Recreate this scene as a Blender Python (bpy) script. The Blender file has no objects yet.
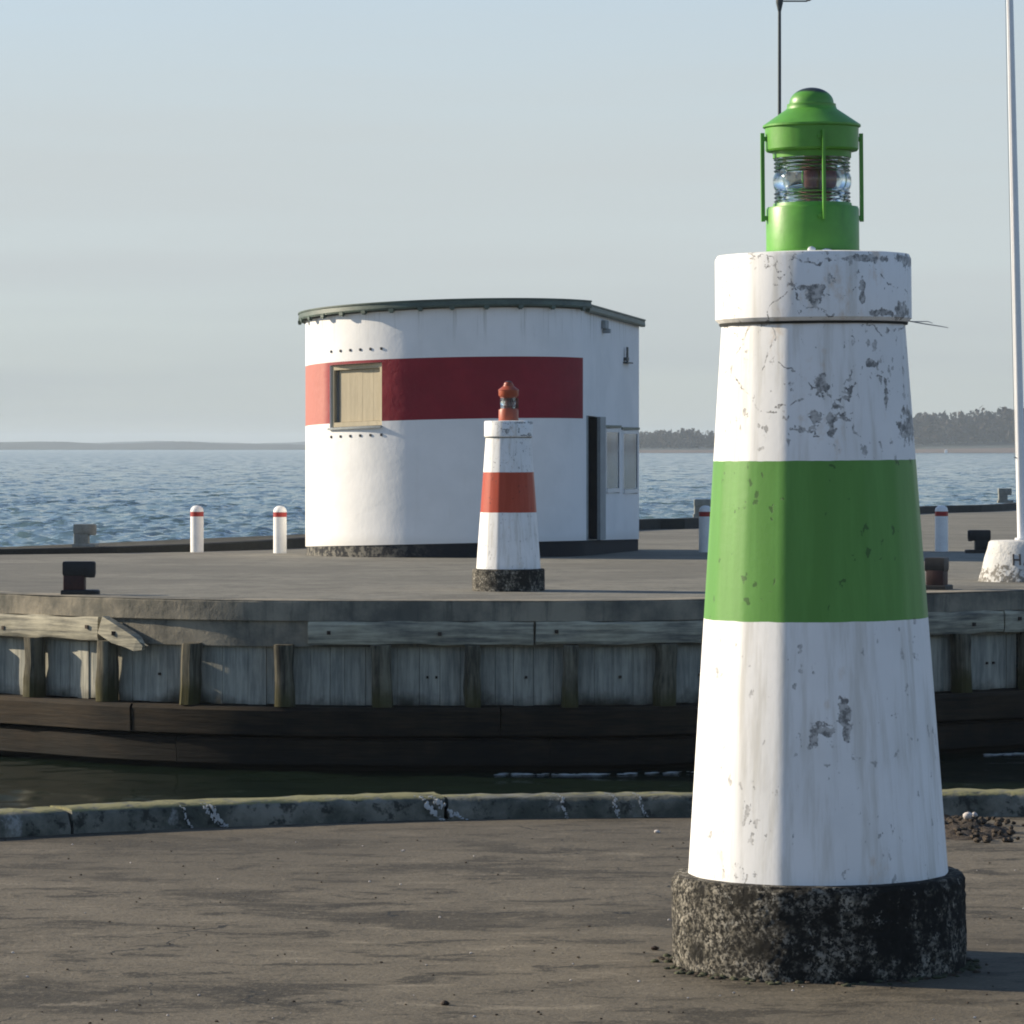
import bpy, bmesh, math, random
import numpy as np
from mathutils import Vector, Matrix
random.seed(7); rng = np.random.default_rng(7)
R = math.radians; PI = math.pi
S = bpy.context.scene; COL = S.collection
F = 4000.0; HZ = 446.0; CZ = 1.67          # focal length in pixels, eye-level row, eye height
WATER = -2.28
SUN_EL, SUN_AZ = 22.0, -73.0               # azimuth clockwise from +Y

def deckz(Y): return -0.21 - max(0.0, Y-60)*0.006
def at(px, py, D): return Vector(((px-512)/F*D, D, CZ-(py-HZ)/F*D))
def on_deck(px, py):
    D = 60.0
    for _ in range(30): D = (CZ-deckz(D))*F/(py-HZ)
    return at(px, py, D)
def on_ground(px, py): return at(px, py, CZ*F/(py-HZ))

# ------------------------------------------------------------------ materials
class NT:
    def __init__(s, name):
        s.m = bpy.data.materials.new(name); s.m.use_nodes = True
        s.t = s.m.node_tree; s.b = s.t.nodes['Principled BSDF']; s.tc = None
    def n(s, typ, **kw):
        nd = s.t.nodes.new(typ)
        for k, v in kw.items(): setattr(nd, k, v)
        return nd
    def l(s, a, b): s.t.links.new(a, b)
    def put(s, sock, v):
        if isinstance(v, bpy.types.NodeSocket): s.l(v, sock)
        else: sock.default_value = v
    def coord(s, kind='Object', scale=(1,1,1), loc=(0,0,0)):
        if s.tc is None: s.tc = s.n('ShaderNodeTexCoord')
        mp = s.n('ShaderNodeMapping'); mp.inputs['Scale'].default_value = scale; mp.inputs['Location'].default_value = loc
        if kind == 'World':
            g = s.n('ShaderNodeNewGeometry'); s.l(g.outputs['Position'], mp.inputs[0])
        else: s.l(s.tc.outputs[kind], mp.inputs[0])
        return mp.outputs[0]
    def noise(s, scale, detail=4, rough=.55, vec=None, dist=0):
        nd = s.n('ShaderNodeTexNoise'); nd.inputs['Scale'].default_value = scale; nd.inputs['Detail'].default_value = detail
        nd.inputs['Roughness'].default_value = rough; nd.inputs['Distortion'].default_value = dist
        s.l(vec if vec is not None else s.coord(), nd.inputs['Vector']); return nd.outputs['Fac']
    def voro(s, scale, vec=None, feature='F1', out='Distance'):
        nd = s.n('ShaderNodeTexVoronoi', feature=feature); nd.inputs['Scale'].default_value = scale
        s.l(vec if vec is not None else s.coord(), nd.inputs['Vector']); return nd.outputs[out]
    def ramp(s, fac, a, b, va=0.0, vb=1.0):
        nd = s.n('ShaderNodeMapRange'); nd.inputs[1].default_value = a; nd.inputs[2].default_value = b
        nd.inputs[3].default_value = va; nd.inputs[4].default_value = vb; nd.interpolation_type = 'SMOOTHSTEP'
        s.l(fac, nd.inputs[0]); return nd.outputs[0]
    def math(s, op, a, b=0.0, c=None):
        nd = s.n('ShaderNodeMath', operation=op); s.put(nd.inputs[0], a); s.put(nd.inputs[1], b)
        if c is not None: s.put(nd.inputs[2], c)
        return nd.outputs[0]
    def mix(s, f, a, b):
        nd = s.n('ShaderNodeMix', data_type='RGBA'); s.put(nd.inputs[0], f)
        for i, v in ((6, a), (7, b)):
            if isinstance(v, bpy.types.NodeSocket): s.l(v, nd.inputs[i])
            else: nd.inputs[i].default_value = (*v, 1) if len(v) == 3 else v
        return nd.outputs[2]
    def xyz(s, vec=None):
        nd = s.n('ShaderNodeSeparateXYZ'); s.l(vec if vec is not None else s.coord(), nd.inputs[0]); return nd.outputs
    def bump(s, h, strength=.3, dist=.02):
        nd = s.n('ShaderNodeBump'); nd.inputs['Strength'].default_value = strength; nd.inputs['Distance'].default_value = dist
        s.l(h, nd.inputs['Height']); s.l(nd.outputs[0], s.b.inputs['Normal'])
    def done(s, col, rough=.7, spec=.4, metal=0.0):
        if isinstance(col, tuple): col = (*col, 1)
        s.put(s.b.inputs['Base Color'], col); s.put(s.b.inputs['Roughness'], rough)
        s.b.inputs['Specular IOR Level'].default_value = spec; s.b.inputs['Metallic'].default_value = metal
        return s.m
    def spots(s, lst, amt=1.0, scale=30):
        """irregular marks at given local places: (centre, (rx,ry,rz))"""
        nz = s.n('ShaderNodeTexNoise'); nz.inputs['Scale'].default_value = scale; nz.inputs['Detail'].default_value = 6; nz.inputs['Roughness'].default_value = .65
        base = s.coord(); s.l(base, nz.inputs['Vector'])
        tot = None
        for c, r in lst:
            v = s.n('ShaderNodeVectorMath', operation='SUBTRACT'); s.l(base, v.inputs[0]); v.inputs[1].default_value = c
            v2 = s.n('ShaderNodeVectorMath', operation='DIVIDE'); s.l(v.outputs[0], v2.inputs[0]); v2.inputs[1].default_value = r
            v3 = s.n('ShaderNodeVectorMath', operation='LENGTH'); s.l(v2.outputs[0], v3.inputs[0])
            d = s.math('ADD', v3.outputs['Value'], s.math('MULTIPLY', s.math('SUBTRACT', nz.outputs['Fac'], .5), amt*4))
            f = s.ramp(d, 1.08, .92)
            tot = f if tot is None else s.math('MAXIMUM', tot, f)
        return tot

def speckle(name, col, var=.25, scale=6, rough=.6, bump=.15, bdist=.01, spec=.4, metal=0.0, stretch=(1,1,1)):
    k = NT(name); v = k.coord('Object', stretch)
    n = k.noise(scale, 6, .6, v); n2 = k.noise(scale*7, 3, .6, v)
    f = k.math('ADD', k.math('MULTIPLY', n, .65), k.math('MULTIPLY', n2, .35))
    lo = tuple(c*(1-var) for c in col); hi = tuple(min(1, c*(1+var)) for c in col)
    if bump: k.bump(n2, bump, bdist)
    return k.done(k.mix(k.ramp(f, .3, .7), lo, hi), rough, spec, metal)

def tower_mat(name, band, z0, z1, spotlist, chips=1.0):
    k = NT(name); co = k.coord()
    x, y, z = k.xyz(co)
    wob = k.noise(14, 3)
    zz = k.math('ADD', z, k.math('MULTIPLY', k.math('SUBTRACT', wob, .5), .006))
    inb = k.math('MULTIPLY', k.math('GREATER_THAN', zz, z0), k.math('LESS_THAN', zz, z1))
    tone = k.noise(3.0, 5, .6)
    streak = k.noise(1.0, 5, .65, k.coord('Object', (16, 16, .9)))
    white = k.mix(k.ramp(tone, .3, .75), (.84, .84, .83), (.76, .765, .755))
    white = k.mix(k.math('MULTIPLY', k.ramp(streak, .47, .68), .55), white, (.52, .50, .44))
    # rusty yellow stains
    rs = k.noise(4.5, 6, .7, k.coord('Object', (1, 1, .55), (3, 1, 2)))
    white = k.mix(k.math('MULTIPLY', k.ramp(k.math('ADD', rs, k.ramp(z, 1.62, 1.8, 0, .05)), .60, .72), .5), white, (.52, .36, .2))
    g2 = tuple(c*1.35+.02 for c in band)
    bandc = k.mix(k.math('MULTIPLY', k.ramp(streak, .4, .75), .5), band, g2)
    col = k.mix(inb, white, bandc)
    # cracks and chips: where paint came off
    warp = k.n('ShaderNodeVectorMath', operation='ADD'); k.l(co, warp.inputs[0])
    nz = k.n('ShaderNodeTexNoise'); nz.inputs['Scale'].default_value = 9; nz.inputs['Detail'].default_value = 4; k.l(co, nz.inputs['Vector'])
    sc = k.n('ShaderNodeVectorMath', operation='SCALE'); k.l(nz.outputs['Color'], sc.inputs[0]); sc.inputs['Scale'].default_value = .16
    k.l(sc.outputs[0], warp.inputs[1])
    edge = k.voro(5.2, warp.outputs[0], 'DISTANCE_TO_EDGE')
    pmask = k.noise(5.0, 3, .5, k.coord('Object', (1, 1, 1), (5, 5, 1)))
    top = k.math('MAXIMUM', k.ramp(z, 1.62, 1.8), k.math('MULTIPLY', k.ramp(z, 1.05, .40), .85))
    thr = k.math('MULTIPLY', k.ramp(pmask, .38, .5), k.ramp(z, 1.62, 1.8))
    wid = k.math('MULTIPLY', k.noise(20, 3), .036*chips)
    crack = k.math('MULTIPLY', k.math('MULTIPLY', k.math('LESS_THAN', edge, wid), k.math('GREATER_THAN', thr, .4)), k.math('GREATER_THAN', k.noise(26, 4, .7), .50))
    ch = k.noise(30, 6, .72, k.coord('Object', (1, 1, .6), (1, 7, 3)))
    lim = k.math('SUBTRACT', .70, k.math('MULTIPLY', top, .055*chips))
    chip = k.math('GREATER_THAN', ch, lim)
    wp2 = k.n('ShaderNodeVectorMath', operation='ADD'); k.l(k.coord('Object', (1, 1, .55)), wp2.inputs[0])
    nz2 = k.n('ShaderNodeTexNoise'); nz2.inputs['Scale'].default_value = 42; nz2.inputs['Detail'].default_value = 5; nz2.inputs['Roughness'].default_value = .7; k.l(co, nz2.inputs['Vector'])
    sc2 = k.n('ShaderNodeVectorMath', operation='SCALE'); k.l(nz2.outputs['Color'], sc2.inputs[0]); sc2.inputs['Scale'].default_value = .045; k.l(sc2.outputs[0], wp2.inputs[1])
    pin = k.math('LESS_THAN', k.voro(26, wp2.outputs[0]), k.math('MULTIPLY', k.math('MULTIPLY', k.ramp(k.noise(6, 3), .40, .66), k.ramp(k.noise(31, 2), .35, .65)), .36))
    dmg = k.math('MAXIMUM', k.math('MAXIMUM', crack, chip), k.math('MULTIPLY', pin, .7))
    if spotlist: spotlist = [(c_, tuple(q*.88 for q in r_)) for c_, r_ in spotlist]
    if spotlist: dmg = k.math('MAXIMUM', dmg, k.spots(spotlist))
    bare = k.mix(k.ramp(k.noise(45, 4, .7), .38, .62), (.17, .17, .165), (.52, .51, .49))
    bare = k.mix(inb, bare, tuple(c*.28 for c in band))
    col = k.mix(dmg, col, bare)
    hgt = k.math('SUBTRACT', k.math('ADD', k.math('MULTIPLY', tone, .5), k.math('MULTIPLY', k.noise(60, 2), .08)), k.math('MULTIPLY', dmg, .35))
    k.bump(hgt, .35, .012)
    return k.done(col, k.mix(inb, (.62,)*3, (.45,)*3), .35)

def aggregate(name):
    k = NT(name); co = k.coord()
    v = k.voro(42, co, 'F1', 'Color'); d = k.voro(42, co)
    lum = k.xyz(v)[0]
    big = k.noise(7, 5, .7); fine = k.noise(62, 6, .78)
    x, y, z = k.xyz(co)
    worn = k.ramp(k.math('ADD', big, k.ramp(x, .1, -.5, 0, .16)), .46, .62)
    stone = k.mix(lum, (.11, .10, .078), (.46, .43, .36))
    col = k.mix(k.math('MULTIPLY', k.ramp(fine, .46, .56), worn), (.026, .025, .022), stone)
    lich = k.ramp(k.noise(24, 5, .75, k.coord('Object', (1,1,1), (4,2,9))), .60, .68)
    col = k.mix(lich, col, (.34, .33, .29))
    k.bump(k.math('ADD', fine, k.math('MULTIPLY', d, -.5)), .9, .02)
    return k.done(col, .9, .2)

def ground_mat(name, a, b, dark, crack=True, rough=.85):
    k = NT(name); w = k.coord('World')
    n1 = k.noise(1.1, 8, .68, k.coord('World', (.6, 1, 1)), .5); n2 = k.noise(4.6, 7, .72, k.coord('World', (.55, 1, 1), (9, 4, 0)), .4); n3 = k.noise(60, 3, .7, w)
    n4 = k.noise(.22, 4, .5, w); n5 = k.noise(22, 6, .75, w)
    f = k.math('ADD', k.math('MULTIPLY', n1, .45), k.math('ADD', k.math('MULTIPLY', n2, .35), k.math('MULTIPLY', n5, .2)))
    col = k.mix(k.ramp(f, .38, .60), a, b)
    col = k.mix(k.math('MULTIPLY', k.ramp(n1, .53, .60), .75), col, dark)
    col = k.mix(k.math('MULTIPLY', k.ramp(n2, .53, .60), .85), col, dark)
    col = k.mix(k.math('MULTIPLY', k.ramp(n2, .42, .34), .7), col, tuple(min(1, c*1.5) for c in a))
    col = k.mix(k.math('MULTIPLY', k.ramp(n5, .57, .64), .55), col, tuple(min(1, c*1.5) for c in a))
    col = k.mix(k.math('MULTIPLY', k.ramp(n3, .56, .70), .55), col, tuple(min(1, c*2.0) for c in a))
    col = k.mix(k.math('MULTIPLY', k.ramp(n3, .45, .32), .6), col, tuple(c*.4 for c in dark))
    col = k.mix(k.math('MULTIPLY', k.ramp(n4, .46, .58), .5), col, tuple(c*.75 for c in b))
    col = k.mix(k.math('MULTIPLY', k.ramp(n5, .43, .36), .5), col, dark)
    h = k.math('ADD', k.math('MULTIPLY', n3, .14), k.math('ADD', k.math('MULTIPLY', n2, .6), k.math('MULTIPLY', k.noise(9, 5, .7, w), .25)))
    if crack:
        wv = k.n('ShaderNodeVectorMath', operation='ADD'); k.l(w, wv.inputs[0])
        nz = k.n('ShaderNodeTexNoise'); nz.inputs['Scale'].default_value = 1.5; nz.inputs['Detail'].default_value = 6; k.l(w, nz.inputs['Vector'])
        sc = k.n('ShaderNodeVectorMath', operation='SCALE'); k.l(nz.outputs['Color'], sc.inputs[0]); sc.inputs['Scale'].default_value = 1.0
        k.l(sc.outputs[0], wv.inputs[1])
        e = k.math('LESS_THAN', k.voro(.33, wv.outputs[0], 'DISTANCE_TO_EDGE'), k.math('SUBTRACT', k.math('MULTIPLY', k.noise(2.2, 4, .65, w), .02), .0095))
        col = k.mix(e, col, (.02, .02, .018)); h = k.math('SUBTRACT', h, k.math('MULTIPLY', e, .5))
    k.bump(h, .55, .05)
    return k.done(col, rough, .25)

def wood_mat(name, lo, hi, algae=None, z0=0, z1=0, vertical=True):
    k = NT(name)
    st = (9, 9, .8) if vertical else (.8, .8, 10)
    g = k.noise(2.2, 6, .65, k.coord('World', st)); p = k.noise(1.6, 5, .6, k.coord('World'))
    pl = k.noise(.9, 2, .5, k.coord('World', (7, 7, .15) if vertical else (1, 1, 1)))
    f = k.math('ADD', k.math('MULTIPLY', g, .5), k.math('ADD', k.math('MULTIPLY', p, .25), k.math('MULTIPLY', pl, .25)))
    col = k.mix(k.ramp(f, .36, .64), lo, hi)
    if algae is not None:
        z = k.xyz(k.coord('World'))[2]
        zz = k.math('ADD', z, k.math('MULTIPLY', k.math('SUBTRACT', p, .5), .7))
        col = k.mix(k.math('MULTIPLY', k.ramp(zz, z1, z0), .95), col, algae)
    k.bump(g, .6, .02)
    return k.done(col, .85, .25)

M = {}
M['white_green'] = tower_mat('painted_concrete_green_band', (.092, .255, .042), 1.117, 1.624,
    [((.0, -.37, .78), (.035, .2, .028)), ((.06, -.36, .83), (.024, .2, .05)), ((.065, -.36, .77), (.018, .2, .03)), ((-.035, -.37, .75), (.02, .2, .035)),
     ((.0, -.31, 1.86), (.022, .2, .035)), ((-.02, -.31, 1.76), (.02, .2, .02)), ((.03, -.31, 1.74), (.016, .2, .05)), ((.17, -.27, 1.93), (.03, .2, .014)),
     ((.29, -.1, 1.73), (.1, .1, .05)), ((.21, -.26, 1.84), (.008, .2, .05)), ((-.06, -.31, 1.72), (.015, .2, .018))])
M['white_red'] = tower_mat('painted_concrete_red_band', (.37, .045, .014), 1.055, 1.596, None, .35)
M['cap_white'] = tower_mat('painted_concrete_collar', (.5, .5, .5), 9, 10,
    [((-.02, -.31, 2.135), (.028, .2, .03)), ((-.03, -.31, 2.17), (.05, .2, .01)), ((.135, -.28, 2.17), (.010, .2, .05)), ((.2, -.24, 2.09), (.05, .2, .012)), ((.27, -.16, 2.1), (.03, .2, .03)), ((.29, -.1, 2.26), (.06, .2, .02)), ((.14, -.28, 2.26), (.08, .2, .012))], .9)
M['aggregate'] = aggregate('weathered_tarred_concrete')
def enamel(name, c):
    k = NT(name); n = k.noise(9, 5, .65); s2 = k.noise(2, 4, .6, k.coord('Object', (14, 14, 2)))
    col = k.mix(k.ramp(n, .35, .7), c, tuple(x*1.25 for x in c)); col = k.mix(k.math('MULTIPLY', k.ramp(s2, .55, .75), .35), col, tuple(x*.6 for x in c))
    k.bump(k.noise(30, 3), .12, .005); return k.done(col, .42, .45)
M['green_paint'] = enamel('green_enamel', (.085, .275, .032))
M['green_dark'] = speckle('dark_green_enamel', (.012, .06, .014), .3, 8, .45)
M['orange_paint'] = enamel('red_orange_enamel', (.31, .06, .022))
M['gap_shade'] = speckle('dark_gap_shade', (.02, .022, .02), .5, 14, .7)
k = NT('lens_glass'); k.b.inputs['Transmission Weight'].default_value = 1; k.b.inputs['IOR'].default_value = 1.48
M['glass'] = k.done(k.mix(k.noise(5, 3), (.80, .86, .84), (.9, .93, .92)), .06, .5)
M['lamp_core'] = speckle('reddish_lamp_metal', (.16, .06, .05), .5, 20, .4, metal=.4)
M['wire'] = speckle('grey_wire', (.3, .3, .3), .2)

def wall_white():
    k = NT('white_render'); co = k.coord('World')
    n = k.noise(1.1, 6, .6, co); st = k.noise(1.0, 5, .65, k.coord('World', (5, 5, .35)))
    col = k.mix(k.ramp(n, .35, .7), (.80, .80, .79), (.73, .735, .725))
    col = k.mix(k.math('MULTIPLY', k.ramp(st, .56, .8), .3), col, (.58, .57, .52))
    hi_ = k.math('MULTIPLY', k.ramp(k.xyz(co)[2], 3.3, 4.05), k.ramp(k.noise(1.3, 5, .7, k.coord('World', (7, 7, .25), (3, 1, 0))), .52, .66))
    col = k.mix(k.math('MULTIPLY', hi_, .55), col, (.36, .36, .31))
    low = k.ramp(k.math('ADD', k.xyz(co)[2], k.math('MULTIPLY', n, .25)), .28, .05)
    col = k.mix(k.math('MULTIPLY', low, .3), col, (.45, .43, .38))
    sp = k.math('GREATER_THAN', k.noise(4, 6, .7, k.coord('World', (1,1,1), (2,2,5))), .74)
    col = k.mix(sp, col, (.4, .4, .37))
    k.bump(k.math('ADD', n, k.math('MULTIPLY', k.noise(9, 4, .6, co), .18)), .32, .05)
    return k.done(col, .75, .25)
M['wall_white'] = wall_white()
def red_band():
    k = NT('deep_red_paint'); co = k.coord('World'); n = k.noise(1.3, 5, .6, co)
    col = k.mix(k.ramp(n, .35, .7), (.20, .008, .018), (.25, .012, .024))
    pink_mix = k.ramp(k.math('ADD', k.xyz(co)[0], k.math('MULTIPLY', n, .1)), -3.15, -3.3)
    col = k.mix(k.math('MULTIPLY', pink_mix, .8), col, (.50, .20, .16))   # paler pink tone left of the window
    k.bump(k.math('ADD', n, k.math('MULTIPLY', k.noise(9, 4, .6, co), .25)), .5, .05)
    return k.done(col, .6, .3)
M['red_band'] = red_band()
M['tar'] = speckle('black_tar_paint', (.018, .02, .024), .5, 5, .7)
def plinth_mat():
    k = NT('tarred_plinth'); co = k.coord('World'); n = k.noise(9, 5, .7, co)
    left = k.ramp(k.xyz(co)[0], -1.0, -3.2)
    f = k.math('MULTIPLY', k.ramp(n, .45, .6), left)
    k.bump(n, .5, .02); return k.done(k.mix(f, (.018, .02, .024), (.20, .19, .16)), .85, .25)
M['plinth'] = plinth_mat()
M['zinc'] = speckle('weathered_green_sheet_metal', (.075, .105, .085), .35, 3, .5, stretch=(1, 1, 3))
M['roof_felt'] = speckle('roofing_felt', (.06, .065, .06), .3, 2, .9)
M['board'] = speckle('beige_board', (.40, .345, .235), .14, 3, .6, stretch=(4, 4, .4))
M['frame_white'] = speckle('white_window_frame', (.66, .67, .66), .08, 4, .5)
M['frame_grey'] = speckle('grey_door_frame', (.25, .28, .29), .15, 4, .6)
M['void'] = speckle('dark_opening', (.012, .012, .012), .4, 4, .8)
def pane():
    k = NT('window_pane'); n = k.noise(2.2, 3, .5, k.coord('World', (1, 1, .7)))
    return k.done(k.mix(k.ramp(n, .42, .6), (.02, .05, .075), (.06, .11, .15)), .07, .6)
M['pane'] = pane()
M['post_white'] = speckle('white_post_paint', (.78, .78, .76), .08, 5, .55)
M['post_red'] = speckle('red_post_band', (.33, .025, .02), .15, 5, .5)
M['iron_black'] = speckle('black_bollard_iron', (.012, .012, .012), .5, 9, .6)
M['iron_red'] = speckle('rusty_red_bollard_paint', (.032, .009, .008), .5, 7, .6)
M['iron_grey'] = speckle('grey_bollard_iron', (.20, .21, .19), .3, 7, .6)
M['pole_white'] = speckle('white_pole_paint', (.8, .8, .79), .05, 3, .4)
M['mast_grey'] = speckle('dark_grey_mast', (.045, .06, .065), .25, 3, .5)
def stone_white():
    k = NT('whitewashed_stone'); n = k.noise(11, 6, .7); co = k.coord(); z = k.xyz(co)[2]
    low = k.ramp(z, .34, .05, 0, .16)
    f = k.ramp(k.math('ADD', n, low), .60, .68)
    k.bump(k.noise(7, 5, .7), .8, .04)
    return k.done(k.mix(f, (.56, .56, .54), (.19, .18, .16)), .85, .25)
M['stone_white'] = stone_white()
M['letter'] = speckle('black_lettering', (.03, .03, .035), .5, 20, .8)
M['quay'] = ground_mat('quay_asphalt', (.154, .132, .096), (.106, .090, .064), (.036, .031, .022))
M['deck'] = ground_mat('pier_concrete', (.215, .205, .168), (.172, .164, .136), (.122, .117, .097), False)
def coping_mat():
    k = NT('pier_coping_concrete'); w = k.coord('World'); n = k.noise(1.2, 6, .65, w); s2 = k.noise(1.5, 6, .7, k.coord('World', (4, 4, .5)))
    col = k.mix(k.ramp(n, .35, .65), (.30, .265, .20), (.12, .115, .095))
    col = k.mix(k.math('MULTIPLY', k.ramp(s2, .5, .7), .6), col, (.06, .065, .055))
    k.bump(k.noise(12, 5, .7, w), .5, .02); return k.done(col, .85, .25)
M['coping'] = coping_mat()
M['plank'] = wood_mat('weathered_grey_planks', (.20, .205, .18), (.46, .44, .36), (.035, .03, .018), -1.58, -1.30)
M['timber'] = wood_mat('weathered_wale_timber', (.11, .11, .095), (.50, .46, .34), vertical=False)
M['post'] = wood_mat('fender_post_timber', (.014, .013, .010), (.20, .18, .125), (.05, .045, .012), -1.5, -1.05)
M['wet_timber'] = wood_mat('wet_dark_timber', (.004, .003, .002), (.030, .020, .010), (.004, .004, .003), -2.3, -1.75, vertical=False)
M['bolt'] = speckle('rusty_bolt', (.035, .022, .015), .4, 30, .8)
def kerb_mat():
    k = NT('lichen_kerb_stone'); w = k.coord('World'); n = k.noise(2.2, 6, .68, w); f2 = k.noise(14, 5, .7, w)
    g = k.n('ShaderNodeNewGeometry'); up = k.xyz(g.outputs['Normal'])[2]
    col = k.mix(k.ramp(n, .35, .65), (.055, .062, .052), (.20, .20, .172))
    col = k.mix(k.math('MULTIPLY', k.ramp(f2, .52, .62), .8), col, (.022, .024, .022)); col = k.mix(k.math('MULTIPLY', k.ramp(k.noise(5, 6, .7, k.coord('World', (1, 1, .6), (4, 1, 2))), .60, .70), .6), col, (.36, .38, .38))
    z = k.xyz(w)[2]
    li = k.math('MULTIPLY', k.ramp(k.math('ADD', z, k.math('MULTIPLY', f2, .02)), .100, .108), k.ramp(f2, .34, .5))
    col = k.mix(li, col, (.21, .20, .10))                     # yellow lichen grows on the flat top
    k.bump(k.math('ADD', n, k.math('MULTIPLY', f2, .5)), .6, .03); return k.done(col, .9, .2)
M['kerb'] = kerb_mat()
M['far_kerb'] = speckle('tarred_kerb_timber', (.018, .02, .018), .4, 2, .85)
M['dropping'] = speckle('dried_white_droppings', (.42, .44, .45), .2, 30, .9)
M['gravel'] = speckle('brown_gravel_heap', (.075, .058, .042), .6, 22, .95, .9, .02)
M['moss'] = speckle('dry_moss', (.05, .055, .03), .5, 40, .95)
M['pale_stone'] = speckle('pale_stone', (.52, .48, .45), .2, 20, .9)
M['painted_glints'] = speckle('painted_glint_grey', (.42, .44, .43), .2, 9, .6)
M['beach'] = speckle('far_beach_sand', (.13, .095, .075), .2, .05, .9, 0)
M['land'] = speckle('far_fields', (.045, .055, .05), .35, .02, .9, 0)
M['wood_mass'] = speckle('bare_winter_wood', (.026, .018, .011), .4, .15, .9, 0)
M['boat_white'] = speckle('white_boat_hull', (.8, .8, .8), .05, 2, .4)
M['boat_glass'] = speckle('boat_window', (.03, .04, .05), .1, 2, .2)
def water_mat():
    k = NT('sea_water'); w = k.coord('World')
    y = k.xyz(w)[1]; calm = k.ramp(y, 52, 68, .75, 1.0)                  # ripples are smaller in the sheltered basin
    def col(scale, st, detail, rough=.6):
        nd = k.n('ShaderNodeTexNoise'); nd.inputs['Scale'].default_value = scale; nd.inputs['Detail'].default_value = detail; nd.inputs['Roughness'].default_value = rough
        k.l(k.coord('World', st), nd.inputs['Vector']); return nd.outputs['Color']
    def vop(op, a_, b_):
        nd = k.n('ShaderNodeVectorMath', operation=op)
        for i, q in enumerate((a_, b_)):
            if isinstance(q, bpy.types.NodeSocket): k.l(q, nd.inputs[i])
            elif isinstance(q, tuple): nd.inputs[i].default_value = q
        return nd.outputs[0]
    def scl(v, f_):
        nd = k.n('ShaderNodeVectorMath', operation='SCALE'); k.l(v, nd.inputs[0]); k.put(nd.inputs['Scale'], f_); return nd.outputs[0]
    gust = k.noise(.03, 7, .68, k.coord('World', (1, .3, 1), (3, 8, 0)), .3); far = k.ramp(y, 80, 220)
    amp = k.math('MULTIPLY', calm, k.math('MULTIPLY', k.ramp(gust, .3, .7, .6, 1.3), k.ramp(far, 0, 1, .42, 1.0)))
    chop = scl(vop('SUBTRACT', col(1.5, (.8, .8, 1), 5), (.5, .5, .5)), k.math('MULTIPLY', amp, .85))
    swell = scl(vop('SUBTRACT', col(.2, (1.5, .30, 1), 6, .7), (.5, .5, .5)), k.math('MULTIPLY', k.math('MULTIPLY', far, calm), 2.1))
    t_ = vop('MULTIPLY', vop('ADD', chop, swell), (1, 1, 0))
    g = k.n('ShaderNodeNewGeometry'); nn = k.n('ShaderNodeVectorMath', operation='NORMALIZE'); k.l(vop('ADD', g.outputs['Normal'], t_), nn.inputs[0]); k.l(nn.outputs[0], k.b.inputs['Normal'])
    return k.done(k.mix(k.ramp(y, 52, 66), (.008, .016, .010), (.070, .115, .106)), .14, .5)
M['water'] = water_mat(); M['water'].node_tree.nodes['Principled BSDF'].inputs['IOR'].default_value = 1.333

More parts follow.
